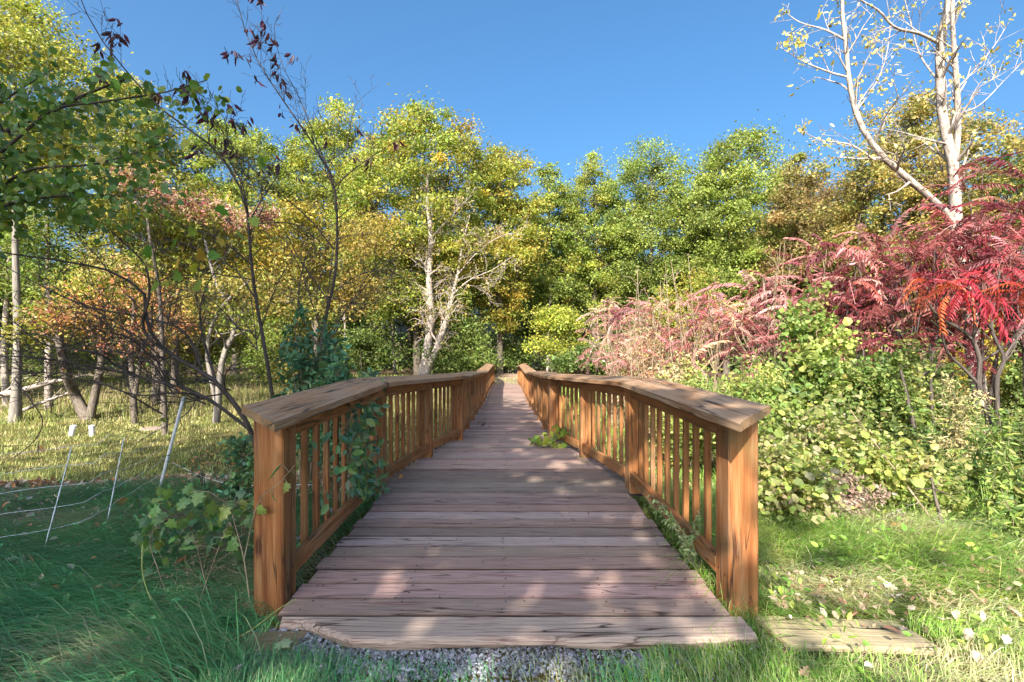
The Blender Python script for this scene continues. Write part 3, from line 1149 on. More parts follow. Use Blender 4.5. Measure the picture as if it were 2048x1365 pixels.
def dome_tree(name, label, cat, xy, height, rad, crown0, leaves, leaf, colors, weights=None, trunk_r=.2, bark=M_BARK, group=None, clumps=190, sig=.085):
    """Big forest tree: a ragged dome of many small leaf sprays over a branching frame."""
    x, y = xy
    base = np.array([x, y, float(ground_z(x, y)) - .05])
    t = thing(name, label, cat, base, group)
    hz = height - crown0
    nb = 11
    bd = nrm(RNG.normal(size=(nb, 3)) + [0, 0, .25])
    bw = RNG.uniform(.30, .5, nb)
    ba = RNG.uniform(.12, .28, nb)
    u = nrm(RNG.normal(size=(clumps, 3)) + [0, 0, .12])
    rr = .70 + (ba * np.exp(-((1 - u @ bd.T) / bw ** 2 * 1.2))).max(1) - .05
    inner = RNG.random(clumps) < .3
    rr = rr * np.where(inner, RNG.uniform(.35, .8, clumps), RNG.uniform(.86, 1.04, clumps))
    zn = u[:, 2] * rr
    wide = 1 - .14 * np.clip(zn, 0, 1) ** 1.5 - .22 * np.clip(-zn, 0, 1)
    c0 = crown0 + hz * .47
    C = np.stack([u[:, 0] * rr * rad * wide, u[:, 1] * rr * rad * wide, c0 + zn * np.where(zn > 0, .53, .47) * hz], 1)
    tb = Tubes()
    top = np.array([R.uniform(-.3, .3), R.uniform(-.3, .3), crown0 + hz * .8])
    tr = spline([(0, 0, 0), (R.uniform(-.15, .15), R.uniform(-.1, .1), height * .25), (R.uniform(-.3, .3), R.uniform(-.2, .2), height * .5), top], 14)
    tb.add(tr, trunk_r * np.linspace(1.05, .16, 14))
    hubs = []
    for i in range(16):
        f = C[RNG.integers(0, clumps)]
        k = int(np.clip(np.searchsorted(tr[:, 2], f[2] - .5 * np.hypot(f[0], f[1])), 3, 12))
        e = tr[k] * .25 + f * .75
        lim = spline([tr[k], (tr[k] + e) / 2 + RNG.normal(0, .06 * rad, 3) - [0, 0, .05 * rad], e], 7)
        r0 = trunk_r * (1 - .06 * k) * .42
        tb.add(lim, np.linspace(r0, r0 * .35, 7))
        hubs += [lim[4], lim[6]]
    hubs = np.array(hubs + [tr[9], tr[11], tr[13]])
    for c in C:
        h = hubs[np.argmin(((hubs - c) ** 2).sum(1))]
        tb.add(spline([h, (h + c) / 2 + RNG.normal(0, .05 * rad, 3), c], 5), np.linspace(.028, .009, 5))
    acc = Acc()
    tb.flush(acc, 6)
    acc.build('trunk', bark, t, True)
    w = RNG.uniform(.5, 1.5, clumps)
    gi = RNG.choice(clumps, leaves, p=w / w.sum())
    s_ = sig * rad * np.exp(RNG.normal(0, .35, clumps))
    pos = C[gi] + RNG.normal(size=(leaves, 3)) * s_[gi][:, None] * [1.15, 1.15, .62]
    acc = Acc()
    scatter(acc, T_RHOMB, pos, frames(leaves, .8, .2), leaf * np.exp(RNG.normal(0, .28, leaves)), pal(leaves, colors, weights, .2, gi, .2))
    acc.build('crown', M_LEAF, t)
    return t


def at_px(px, d):
    return ((px - CX) * d / F, d)


def top_h(px, py, d, extra=0):
    x, y = at_px(px, d)
    return CAM_Z - (py - CY) * d / F - float(ground_z(x, y)) + extra


# ---- far tree line: (px, top py, half width px, distance, palette, weights, leaves, label)
TL = 'trees of the far tree line'
far = [
    (255, 150, 105, 29, YG + OLIVE, None, 17000, 'tall thin-leaved yellow-green tree, its top just right of the near leafy branch', .5),
    (470, 228, 105, 31, GR[:3] + YG, None, 21000, 'rounded yellow-green tree behind the upright bare saplings, against open sky', .3),
    (655, 222, 95, 33, YG, None, 20000, 'yellow-green tree at the left shoulder of the tallest central tree', .3),
    (835, 203, 150, 30, YG + GOLD[:2], None, 34000, 'tallest broad golden-green tree, rising above the forked pale trunk', .3),
    (1000, 268, 82, 32, YG + GOLD, None, 18000, 'golden-green tree on the right shoulder of the tallest central tree', .4),
    (1100, 325, 62, 37, YG + GR[:2], None, 14000, 'low green tree in the dip of the tree line straight above the bridge', .3),
    (1190, 322, 70, 38, YG + GR[:2], None, 16000, 'yellow-green tree just right of the dip in the tree line', .3),
    (1298, 288, 88, 36, GR + YG[:2], None, 22000, 'full green tree between the dip and the bright domed tree', .3),
    (1452, 262, 98, 33, GR[1:3] + YG[:1], None, 26000, 'bright green domed tree, highest of the trees right of the bridge', .25),
    (1585, 308, 72, 35, GR[1:] + OLIVE, None, 16000, 'small-topped green tree between the bright dome and the leaning pale limb', .3),
    (1625, 350, 88, 29, BROWN + OLIVE[:1], None, 17000, 'brownish dry-leaved tree below the leaning pale limb', .4),
    (1840, 188, 150, 22, OLIVE + GR[:1] + [(.30, .22, .08)], None, 26000, 'large olive tree with pale tan leaves right behind the white-barked tree', .2),
    (2040, 292, 90, 24, GR[:2] + DEEP[2:], None, 12000, 'dark green tree cut off at the edge, beyond the red sumac', .2),
]
for (px, top, hw, d, pc, w, nl, lab, c0) in far:
    h = top_h(px, top, d)
    rad = hw * d / F
    big = hw > 120
    if px == 835:
        w = [3, 3, 3, 2, 1.3, 1]
    dome_tree('broadleaf_tree', lab, 'tree', at_px(px, d), h * (1.08 if big else 1.10), rad * 1.34, h * (.06 if c0 < .45 else .15), int(nl * 3.0), .155 if d > 28 else .125, pc, w,
              trunk_r=.1 + .009 * h, bark=M_BARK, group=TL, clumps=400 if big else 260, sig=.058 if big else .076)

# second rank behind, smaller in the picture, closing the wood
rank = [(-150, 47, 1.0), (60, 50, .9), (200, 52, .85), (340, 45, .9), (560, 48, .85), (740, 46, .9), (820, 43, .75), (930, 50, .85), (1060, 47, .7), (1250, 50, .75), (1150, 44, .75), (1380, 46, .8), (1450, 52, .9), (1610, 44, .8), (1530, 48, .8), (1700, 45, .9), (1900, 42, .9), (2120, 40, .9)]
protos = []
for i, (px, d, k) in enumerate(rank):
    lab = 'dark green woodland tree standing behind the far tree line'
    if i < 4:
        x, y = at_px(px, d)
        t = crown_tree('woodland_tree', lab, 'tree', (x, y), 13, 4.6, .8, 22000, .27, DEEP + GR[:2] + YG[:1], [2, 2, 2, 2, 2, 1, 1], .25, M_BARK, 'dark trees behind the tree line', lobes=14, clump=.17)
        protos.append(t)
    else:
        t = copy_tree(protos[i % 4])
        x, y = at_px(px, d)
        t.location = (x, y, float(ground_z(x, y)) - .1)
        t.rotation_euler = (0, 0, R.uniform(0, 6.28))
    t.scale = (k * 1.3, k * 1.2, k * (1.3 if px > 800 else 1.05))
# trees flanking the view, so that the wood goes on at both sides
for px, d, j in ((-420, 26, 0), (-520, 14, 1), (2420, 24, 2), (2560, 13, 3), (-900, 20, 2), (2900, 18, 0)):
    t = copy_tree(protos[j])
    x, y = at_px(px, d)
    t.location = (x, y, float(ground_z(x, y)) - .1)
    t.rotation_euler = (0, 0, R.uniform(0, 6.28))
    t['label'] = 'dark green woodland tree closing the clearing at the side'
    t['group'] = 'dark trees at the sides of the clearing'

# forked pale trunk with bare grey twigs
d = 27.0
b = P(845, 748, d)
b[2] = float(ground_z(b[0], b[1])) - .05
t = thing('forked_tree', 'pale forked tree with bare grey twigs, left of the far end of the bridge', 'tree', b)
tb, tips = Tubes(), []
q = dict(seg=.3, wander=.2, up=-.01, gap=.26, ang=(.4, 1.1), shrink=(.35, .7), rmin=.009)


def limb(tb, pts, r0, r1, n, q, tips, gap, L, lvl, first=.2, side=None, rk=.45, Lend=.35):
    c = spline(pts, n)
    tb.add(c, np.linspace(r0, r1, n))
    tan = nrm(np.gradient(c, axis=0))
    ln = float(np.linalg.norm(np.diff(c, axis=0), axis=1).sum())
    k = max(1, int(ln * (1 - first) / gap))
    for j in range(k):
        f = first + (1 - first) * (j + R.random()) / k
        i = min(n - 1, int(f * (n - 1)))
        u = RNG.normal(size=3)
        if side is not None:
            u = u * side
        a = R.uniform(*q['ang'])
        tt = tan[i]
        u = nrm(u - u.dot(tt) * tt)
        dd = tt * math.cos(a) + u * math.sin(a)
        twig(tb, tuple(c[i]), tuple(dd), L * (1 - (1 - Lend) * f) * R.uniform(.6, 1.25), max((r0 + (r1 - r0) * f) * rk, q['rmin']), lvl, q, tips)
    return c


for pts, r0, r1, gap in (
        ([(845, 752), (856, 690), (862, 630), (858, 560), (862, 470), (854, 400), (858, 330)], .30, .05, .5),
        ([(852, 750), (874, 695), (890, 650), (902, 600), (915, 550), (925, 490), (940, 430)], .23, .03, .5),
        ([(862, 620), (838, 580), (808, 555), (770, 535), (720, 525)], .06, .015, .4),
        ([(860, 480), (900, 435), (945, 390)], .06, .015, .45),
        ([(905, 590), (940, 560), (985, 540), (1030, 510)], .05, .012, .4),
        ([(915, 550), (960, 500), (1010, 470), (1050, 470)], .045, .012, .4),
        ([(858, 540), (820, 500), (790, 460)], .05, .012, .4)):
    limb(tb, [P(px, py, d + R.uniform(-.4, .4)) for px, py in pts], r0, r1, 16, q, tips, gap * .8, 1.8, 2, .12)
acc = Acc()
tb.flush(acc, 6)
acc.build('trunk', M_BARK_PALE, t, True, b)
acc = Acc()
tp = np.array([p for p, _ in tips])
k = RNG.choice(len(tp), 4600)
gi = k % 90
scatter(acc, T_RHOMB, tp[k] + RNG.normal(0, .14, (4600, 3)), frames(4600, .6), .13 * np.exp(RNG.normal(0, .2, 4600)), pal(4600, GOLD + YG[:2] + BROWN[:2], None, .2, gi))
acc.build('crown', M_LEAF, t, origin=b)

# understorey shrubs in front of the wood and beside the far end of the bridge
US = 'shrubs along the foot of the far tree line'
und = [(560, 655, 85, 27, GR + YG[:1], 'green shrub at the foot of the wood, left of the forked pale trunk'),
       (720, 660, 70, 29, DEEP + GR[:1], 'deep green shrub close left of the forked pale trunk'),
       (925, 640, 75, 28, DEEP[2:] + GR[:2], 'bright green shrub just right of the forked pale trunk'),
       (1020, 690, 60, 33, DEEP + GR[:1], 'low green shrub straight behind the far end of the bridge'),
       (1110, 615, 75, 29, YG[:2] + [(.30, .28, .04)], 'pale yellow-green small tree right of the far end of the bridge'),
       (1185, 690, 70, 26, DEEP + GR[:1], 'deep green shrub below the pale yellow-green small tree'),
       (1290, 680, 80, 24, GR, 'green shrub behind the pinkish bushes'),
       (1390, 560, 90, 25, GOLD[:3] + YG, 'golden leafed small tree peeping over the pink sumac'),
       (330, 640, 95, 24, YG[:2] + GR, 'yellow-green shrub beyond the lawn, behind the rusty-leaved tree'),
       (30, 560, 100, 21, GR + YG[:1], 'tall green shrub at the edge beyond the pale thin trunks'),
       (205, 580, 95, 22, YG + GR[:2], 'yellow-green shrub filling the gap behind the V-trunked tree'),
       (400, 610, 90, 21, YG[:2] + OLIVE, 'olive shrub behind the grey leaning trunk'),
       (620, 640, 80, 22, OLIVE + GR[:2], 'dull green shrub beyond the lawn, straight behind the second bare sapling'),
       (130, 640, 110, 26, GR, 'green shrub beyond the lawn behind the pale thin trunks')]
for (px, top, hw, d, pc, lab) in und:
    h = top_h(px, top, d)
    crown_tree('shrub', lab, 'shrub', at_px(px, d), h, hw * d / F, .1 if top > 630 else h * .25, 8000, .15, pc, None, .06, M_BARK, US, lobes=11, clump=.17)

# dense low growth of the wood itself
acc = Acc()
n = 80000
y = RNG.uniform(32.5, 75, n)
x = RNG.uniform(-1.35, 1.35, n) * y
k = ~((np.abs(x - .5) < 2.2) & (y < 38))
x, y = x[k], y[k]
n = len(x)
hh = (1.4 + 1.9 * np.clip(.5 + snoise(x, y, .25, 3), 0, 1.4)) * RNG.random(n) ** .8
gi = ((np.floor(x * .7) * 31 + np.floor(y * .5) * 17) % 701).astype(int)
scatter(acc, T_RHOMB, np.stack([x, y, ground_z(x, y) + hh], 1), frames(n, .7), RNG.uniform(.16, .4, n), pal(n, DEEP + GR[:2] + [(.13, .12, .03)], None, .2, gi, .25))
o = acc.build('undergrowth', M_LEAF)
o['kind'] = 'stuff'

# slim dark trunks of the wood
TR = 'slim trunks in the shade of the wood'
px0 = [470, 590, 640, 690, 745, 790, 960, 1010, 1065, 1095, 1140, 1225]
for i, px in enumerate(px0):
    d = R.uniform(30, 38)
    x, y = at_px(px, d)
    zb = float(ground_z(x, y)) - .05
    t = thing('sapling_tree', 'slim grey bare-stemmed sapling standing in the shade of the far wood', 'tree', (x, y, zb), TR)
    tb, tips = Tubes(), []
    L = R.uniform(5, 8)
    q = dict(seg=.5, wander=.12, up=.02, gap=.8, ang=(.5, 1.0), shrink=(.3, .5), rmin=.015)
    limb(tb, [(0, 0, 0), (R.uniform(-.3, .3), R.uniform(-.3, .3), L * .5), (R.uniform(-.7, .7), R.uniform(-.7, .7), L)], R.uniform(.06, .13), .03, 10, q, tips, .7, 1.8, 1, .3)
    acc = Acc()
    tb.flush(acc, 5)
    acc.build('trunk', M_BARK_GREY if i % 3 else M_BARK_PALE, t, True)
    tp = np.array([p for p, _ in tips])
    n = 700
    k = RNG.choice(len(tp), n)
    acc = Acc()
    scatter(acc, T_RHOMB, tp[k] + RNG.normal(0, .25, (n, 3)), frames(n, .7), .16 * np.exp(RNG.normal(0, .2, n)), pal(n, GR + YG[:2], None, .2))
    acc.build('crown', M_LEAF, t)

# ---- left middle ground: thin trees on the lawn
LG = 'thin trees on the left lawn'


def stem_tree(label, stems, d, r0, bark, colors, leaves, crown_px, leaf=.1, group=LG, weights=None, tw=1.3, name='lawn_tree', T=T_OVAL):
    """Tree whose stems are given as photo polylines at distance d; crown_px = list of (px, py, radius px)."""
    b = P(stems[0][0][0], stems[0][0][1], d)
    b[2] = float(ground_z(b[0], b[1])) - .05
    t = thing(name, label, 'tree', b, group)
    tb, tips = Tubes(), []
    q = dict(seg=.25, wander=.16, up=.03, gap=.4, ang=(.5, 1.1), shrink=(.35, .6), rmin=.006)
    for i, st in enumerate(stems):
        pts = [P(px, py, d + (0 if k == 0 else R.uniform(-.4, .4))) for k, (px, py) in enumerate(st)]
        if i == 0:
            pts[0] = b
        limb(tb, pts, r0 * (1 if i == 0 else .75), r0 * .3, 14, q, tips, .45, tw, 2, .35)
    cl = []
    for (px, py, rp) in crown_px:
        c, rr = P(px, py, d), rp * d / F
        for j in range(14):
            u = RNG.normal(size=3)
            u /= np.linalg.norm(u)
            cl.append(c + u * rr * RNG.uniform(.3, 1) * [1, 1, .8])
            if j % 2 == 0:
                tb.add(spline([c + RNG.normal(0, .1, 3), (c + cl[-1]) / 2 + RNG.normal(0, .1, 3), cl[-1]], 5), np.linspace(.02, .006, 5))
    acc = Acc()
    tb.flush(acc, 6)
    acc.build('trunk', bark, t, True, b)
    cl = np.array(cl)
    n = leaves
    gi = RNG.integers(0, len(cl), n)
    sg = np.repeat([rp * d / F * .3 for (_, _, rp) in crown_px], 14)
    pos = cl[gi] + RNG.normal(size=(n, 3)) * sg[gi][:, None] * [1, 1, .6]
    acc = Acc()
    scatter(acc, T, pos, frames(n, .8, .25), leaf * np.exp(RNG.normal(0, .25, n)), pal(n, colors, weights, .18, gi, .22))
    acc.build('crown', M_LEAF, t, origin=b)
    return t


stem_tree('pale slim straight trunk with green leaves, second thin trunk in from the edge', [[(98, 790), (97, 700), (94, 600), (96, 500), (92, 380)]], 15, .12, M_BARK_PALE, GR + YG[:1], 5500, [(60, 480, 70), (130, 420, 60), (90, 560, 60)])
stem_tree('pale slim trunk at the very edge, green leaved', [[(14, 800), (8, 700), (14, 600), (20, 500), (30, 380)]], 16, .12, M_BARK_PALE, GR, 5500, [(20, 560, 70), (40, 450, 70)])
stem_tree('dark two-stemmed tree with trunks leaning into a V above the white pipes', [[(178, 845), (150, 790), (130, 740), (110, 640), (90, 560)], [(178, 845), (192, 780), (205, 700), (200, 600), (215, 520)]], 13.5, .16, M_BARK, RUST[3:] + YG, 5500, [(150, 610, 70), (90, 660, 55), (230, 540, 60)], leaf=.09)
stem_tree('rusty orange leaved small tree behind the leaning bare tree', [[(270, 790), (262, 700), (268, 620), (255, 540)], [(270, 790), (285, 700), (310, 620)]], 13, .09, M_BARK, RUST + RUST[:3] + YG[:2], 4600, [(200, 620, 70), (300, 590, 65), (370, 650, 60), (260, 680, 60), (150, 640, 50)], leaf=.085)
stem_tree('dark upright trunk beside a twin, yellow leaved, right of the rusty tree', [[(312, 785), (318, 700), (322, 560), (330, 440)], [(315, 780), (305, 690), (296, 560)]], 17, .17, M_BARK, GOLD + YG[:2], 7000, [(320, 480, 80), (380, 540, 70), (300, 440, 60), (420, 440, 60)], leaf=.12)
stem_tree('golden yellow leaved tree low behind the bare saplings', [[(348, 780), (352, 690), (360, 560), (380, 440)]], 18, .15, M_BARK, GOLD, 9000, [(430, 480, 75), (520, 450, 70), (480, 560, 80), (400, 420, 60), (560, 520, 60), (590, 430, 55)], leaf=.12)
stem_tree('grey leaning trunk with olive leaves, nearest the blue-green bush', [[(432, 800), (445, 720), (470, 650), (430, 560), (410, 480)], [(432, 800), (415, 700), (440, 620), (500, 560)]], 13, .1, M_BARK_GREY, OLIVE + YG[:1], 5500, [(500, 620, 80), (430, 600, 60), (580, 600, 70)], leaf=.09)
stem_tree('olive leaved tree with a thin dark trunk, beyond the second bare sapling', [[(640, 770), (632, 680), (640, 560), (660, 470)]], 20, .13, M_BARK, OLIVE + GOLD[:2], 9000, [(650, 520, 85), (730, 470, 70), (580, 540, 60), (700, 590, 70)], leaf=.12)
stem_tree('small sumac-red tree glowing behind the near green leaves', [[(330, 780), (320, 600), (300, 480), (290, 400)]], 11.5, .07, M_BARK, [(.30, .12, .11), (.26, .14, .12), (.2, .06, .05), (.32, .22, .16), (.2, .18, .06)], 1500, [(270, 350, 42), (330, 395, 40), (400, 410, 36), (460, 440, 36), (520, 430, 30)], leaf=.12, T=T_LANCE)
# tall cottonwood in the upper corner
d = 13
t = crown_tree('cottonwood_tree', 'tall yellow-green cottonwood filling the upper corner behind the round-leaved branch', 'tree', at_px(30, d), 12.5, 2.55, 5.6, 30000, .085, YG + [(.30, .26, .06), (.2, .2, .05)], None, .12, M_BARK_GREY, None, lobes=22, clump=.13, T=T_RHOMB, lobe_r=.36)

# fallen pale trunk across the lawn
d = 14
b = P(-30, 800, d)
t = thing('fallen_tree', 'pale dead trunk lying slantwise beyond the fence', 'fallen tree', b)
tb, tips = Tubes(), []
q = dict(seg=.25, wander=.2, up=-.01, gap=.5, ang=(.5, 1.1), shrink=(.35, .6), rmin=.008)
limb(tb, [P(-60, 850, d), P(-20, 800, d), P(40, 782, d), P(140, 755, d + .5)], .13, .06, 12, q, tips, .5, 1.1, 1, .3)
limb(tb, [P(-10, 850, d - .6), P(60, 815, d - .6), P(140, 785, d - .3)], .07, .03, 10, q, tips, .4, 1, 1, .2)
acc = Acc()
tb.flush(acc, 7)
acc.build('trunk', M_BARK_PALE, t, True, b)

# ---- bare dark saplings in the left foreground
q_dog = dict(seg=.08, wander=.17, up=.02, gap=.125, ang=(.45, 1.05), shrink=(.4, .7), rmin=.0021)
MAROON = [(.045, .012, .022), (.07, .016, .028), (.03, .012, .018)]
THIN, DENSE = .62, .58


def px_tree(name, label, cat, limbs, bark, q, base=None, sides=6, leafspec=(), group=None, thin=1.0, dense=1.0):
    """limbs: (list of (px, py, d), r0, r1, gap, twig length, levels, first, side)"""
    b = np.array(P(*limbs[0][0][0])) if base is None else np.array(base, float)
    b[2] = float(ground_z(b[0], b[1])) - .03
    t = thing(name, label, cat, b, group)
    tb, tips = Tubes(), []
    for i, (pts, r0, r1, gap, L, lvl, first, side) in enumerate(limbs):
        w = [P(*p) for p in pts]
        if i == 0:
            w[0] = b
        limb(tb, w, r0 * thin, r1 * thin, 22, q, tips, gap * dense, L, lvl, first, side)
    acc = Acc()
    tb.flush(acc, sides)
    acc.build('trunk', bark, t, True, b)
    return t, b, tips


A = [
    ([(520, 1010, 4.9), (505, 870, 4.8), (432, 765, 4.7), (335, 705, 4.6), (292, 645, 4.5), (290, 590, 4.5), (225, 545, 4.4), (140, 525, 4.3), (0, 505, 4.2), (-80, 490, 4.1)], .048, .008, .22, .75, 2, .28, None),
    ([(500, 860, 4.8), (410, 795, 4.6), (320, 765, 4.5), (190, 735, 4.4), (60, 715, 4.3), (-80, 712, 4.2)], .032, .006, .2, .7, 2, .2, None),
    ([(340, 708, 4.6), (300, 680, 4.5), (285, 645, 4.5), (298, 595, 4.4), (290, 530, 4.4), (240, 480, 4.4), (190, 430, 4.3)], .026, .005, .2, .6, 2, .2, None),
    ([(410, 768, 4.7), (390, 700, 4.8), (355, 655, 4.9), (270, 632, 5.0), (170, 612, 5.0), (40, 550, 5.0), (-40, 500, 5)], .024, .005, .2, .65, 2, .2, None),
    ([(270, 750, 4.5), (230, 730, 4.4), (190, 705, 4.2), (90, 690, 4.1), (20, 640, 4.0), (-60, 620, 4)], .02, .004, .2, .6, 2, .15, None),
    ([(400, 795, 4.6), (360, 785, 4.4), (270, 790, 4.2), (150, 750, 4.1), (20, 745, 4.0)], .016, .004, .22, .5, 2, .15, None),
    ([(395, 795, 4.65), (370, 830, 4.5), (300, 870, 4.4), (200, 930, 4.3)], .01, .003, .3, .35, 1, .2, None),
    ([(30, 760, 4.1), (60, 800, 4.0), (85, 840, 4.0), (70, 880, 3.95), (20, 920, 3.9), (-40, 945, 3.9)], .008, .004, .4, .3, 1, .2, None),
    ([(432, 765, 4.7), (400, 640, 4.8), (420, 560, 4.9), (470, 500, 5.0)], .022, .004, .2, .6, 2, .25, None),
]
for i in range(8):
    x0, y0 = (R.uniform(300, 500), R.uniform(700, 840))
    x1, y1 = R.uniform(-90, 230), R.uniform(520, 900)
    dd = R.uniform(4.3, 5.2)
    A.append(([(x0, y0, 4.7), (x0 * .7 + x1 * .3, y0 * .6 + y1 * .4 - 22, dd), (x0 * .35 + x1 * .65, y0 * .3 + y1 * .7 - 14, dd - .1), (x1, y1, dd - .2)], .014, .004, .22, .62, 2, .1, None))
tA, bA, tipsA = px_tree('leaning_sapling', 'dark bare many-branched sapling leaning far out left from beside the rail', 'tree', A, M_BARK_DARK, q_dog, thin=THIN, dense=DENSE)
B = [
    ([(560, 1000, 6.2), (548, 820, 6.1), (530, 700, 6.0), (512, 600, 6.0), (500, 500, 6.0), (497, 440, 6.0), (478, 370, 6.0), (420, 290, 5.9), (330, 225, 5.8), (255, 145, 5.7), (190, 60, 5.6), (150, -30, 5.5)], .045, .007, .26, .85, 2, .42, None),
    ([(498, 440, 6.0), (485, 370, 6.0), (455, 310, 6.0), (450, 240, 6.0), (400, 190, 6.1)], .018, .004, .22, .6, 2, .2, None),
    ([(500, 440, 6.0), (530, 390, 6.1), (555, 350, 6.1), (575, 300, 6.2)], .014, .003, .22, .6, 2, .2, None),
    ([(505, 530, 6.0), (440, 480, 5.9), (380, 455, 5.8), (300, 420, 5.7), (240, 380, 5.6)], .02, .004, .22, .65, 2, .2, None),
    ([(498, 450, 6.0), (560, 445, 5.9), (600, 455, 5.8), (660, 500, 5.7)], .014, .004, .25, .5, 2, .2, None),
    ([(512, 600, 6.0), (470, 540, 5.9), (400, 500, 5.8), (330, 480, 5.7), (260, 500, 5.6)], .018, .004, .22, .65, 2, .2, None),
]
for i in range(6):
    x1, y1 = R.uniform(150, 720), R.uniform(430, 700)
    B.append(([(515, R.uniform(560, 720), 6.0), (515 * .5 + x1 * .5, 640 * .45 + y1 * .55, 6.1), (x1, y1, R.uniform(5.7, 6.6))], .014, .004, .24, .65, 2, .1, None))
tB, bB, tipsB = px_tree('bare_sapling', 'upright bare sapling whose long whip slants to the upper corner', 'tree', B, M_BARK_DARK, q_dog, thin=THIN, dense=DENSE)
C = [
    ([(640, 990, 6.8), (625, 800, 6.8), (640, 700, 6.8), (655, 620, 6.8), (672, 540, 6.8), (674, 430, 6.8), (668, 370, 6.8), (640, 310, 6.7), (590, 235, 6.6), (545, 170, 6.6), (505, 100, 6.5), (478, 20, 6.4), (470, -40, 6.4)], .05, .006, .26, .9, 2, .45, None),
    ([(674, 430, 6.8), (668, 380, 6.8), (650, 330, 6.9), (690, 300, 7.0), (705, 230, 7.0), (720, 200, 7.0), (757, 170, 7.0)], .016, .003, .22, .55, 2, .25, None),
    ([(672, 370, 6.8), (640, 300, 6.8), (600, 200, 6.7), (565, 130, 6.7), (548, 60, 6.7), (560, 30, 6.7)], .018, .003, .24, .6, 2, .3, None),
    ([(668, 375, 6.8), (720, 330, 6.7), (790, 285, 6.6), (830, 270, 6.5)], .014, .003, .24, .5, 2, .2, None),
    ([(672, 440, 6.8), (740, 390, 6.8), (800, 385, 6.7), (880, 372, 6.6)], .012, .003, .25, .5, 2, .2, None),
    ([(668, 500, 6.8), (620, 440, 6.7), (540, 370, 6.6), (470, 300, 6.5), (420, 220, 6.4), (390, 150, 6.4)], .02, .004, .22, .75, 2, .25, None),
    ([(660, 590, 6.8), (720, 550, 6.8), (800, 540, 6.7), (900, 560, 6.6)], .014, .004, .26, .6, 2, .15, None),
    ([(655, 600, 6.8), (600, 520, 6.7), (560, 450, 6.6), (510, 440, 6.5)], .018, .004, .24, .6, 2, .2, None),
    ([(640, 700, 6.8), (600, 620, 7), (605, 540, 7.1), (640, 470, 7.2), (720, 420, 7.2)], .02, .004, .24, .6, 2, .3, None),
    ([(640, 720, 6.8), (690, 640, 6.8), (760, 600, 6.7), (820, 570, 6.6)], .016, .004, .26, .6, 2, .2, None),
]
for i in range(6):
    x1, y1 = R.uniform(520, 900), R.uniform(400, 660)
    C.append(([(650, R.uniform(560, 700), 6.8), (650 * .5 + x1 * .5, 640 * .45 + y1 * .55, 6.8), (x1, y1, R.uniform(6.4, 7.2))], .014, .004, .24, .65, 2, .1, None))
tC, bC, tipsC = px_tree('bare_sapling', 'upright bare sapling with maroon leaf tufts, nearest the bridge bend', 'tree', C, M_BARK_DARK, q_dog, thin=THIN, dense=DENSE)


def hang_leaves(t, b, tips, n, sc, colors, T=T_LANCE, zmin=-9, per=4, mat=M_LEAF, name='leaves', jit=.03, droop=1.3):
    tp = [p for p, _ in tips if p[2] > zmin]
    ch = [tp[R.randrange(len(tp))] for _ in range(n)]
    pos = np.repeat(np.array(ch), per, 0)
    pos = pos + RNG.normal(0, jit, pos.shape)
    acc = Acc()
    k = len(pos)
    fr = frames(k, .4, droop)
    scatter(acc, T, pos, fr, sc * np.exp(RNG.normal(0, .22, k)), pal(k, colors, None, .25))
    return acc.build(name, mat, t, origin=b)


hang_leaves(tC, bC, tipsC, 40, .12, MAROON, zmin=3.6, per=4)
hang_leaves(tB, bB, tipsB, 26, .125, MAROON, zmin=3.9, per=4)
hang_leaves(tA, bA, tipsA, 26, .06, RUST + YG, T=T_OVAL, per=1)

# near round-leaved tree reaching in from the left
E = [
    ([(-330, 1150, 4.4), (-320, 800, 4.3), (-300, 560, 4.2), (-240, 380, 4.1), (-60, 300, 4.0), (60, 240, 3.9), (170, 190, 3.8), (260, 155, 3.7)], .07, .006, .13, .42, 2, .55, (1, .6, .6)),
    ([(-200, 350, 4.1), (-40, 330, 3.8), (100, 225, 3.6), (200, 205, 3.5), (330, 185, 3.4), (415, 160, 3.4)], .02, .003, .11, .36, 2, .25, (1, .6, .6)),
    ([(-220, 380, 4.1), (-60, 400, 3.8), (60, 340, 3.7), (180, 330, 3.6), (290, 300, 3.5), (350, 270, 3.5)], .02, .003, .11, .38, 2, .25, (1, .6, .6)),
    ([(-260, 420, 4.1), (-80, 430, 3.9), (60, 400, 3.8), (190, 390, 3.7), (330, 400, 3.7)], .02, .003, .11, .38, 2, .25, (1, .6, .6)),
    ([(-250, 380, 4.2), (-60, 250, 4.1), (40, 180, 4.1), (120, 130, 4.1)], .018, .003, .14, .4, 2, .3, (1, .6, .6)),
]
q_asp = dict(seg=.09, wander=.14, up=.0, gap=.1, ang=(.5, 1.1), shrink=(.35, .6), rmin=.0015)
tE, bE, tipsE = px_tree('round_leaved_tree', 'near tree with round green leaves reaching in across the upper corner', 'tree', E, M_BARK_DARK, q_asp)
tp = np.array([p for p, _ in tipsE])
n = 2300
k = RNG.choice(len(tp), n)
acc = Acc()
scatter(acc, T_ROUND, tp[k] + RNG.normal(0, .07, (n, 3)), frames(n, .2, .9), .053 * np.exp(RNG.normal(0, .18, n)),
        pal(n, [(.085, .15, .03), (.11, .175, .035), (.06, .115, .025), (.14, .19, .035), (.26, .24, .035)], [4, 4, 4, 2, 1], .15))
acc.build('leaves', M_LEAF_WAXY, tE, origin=bE)
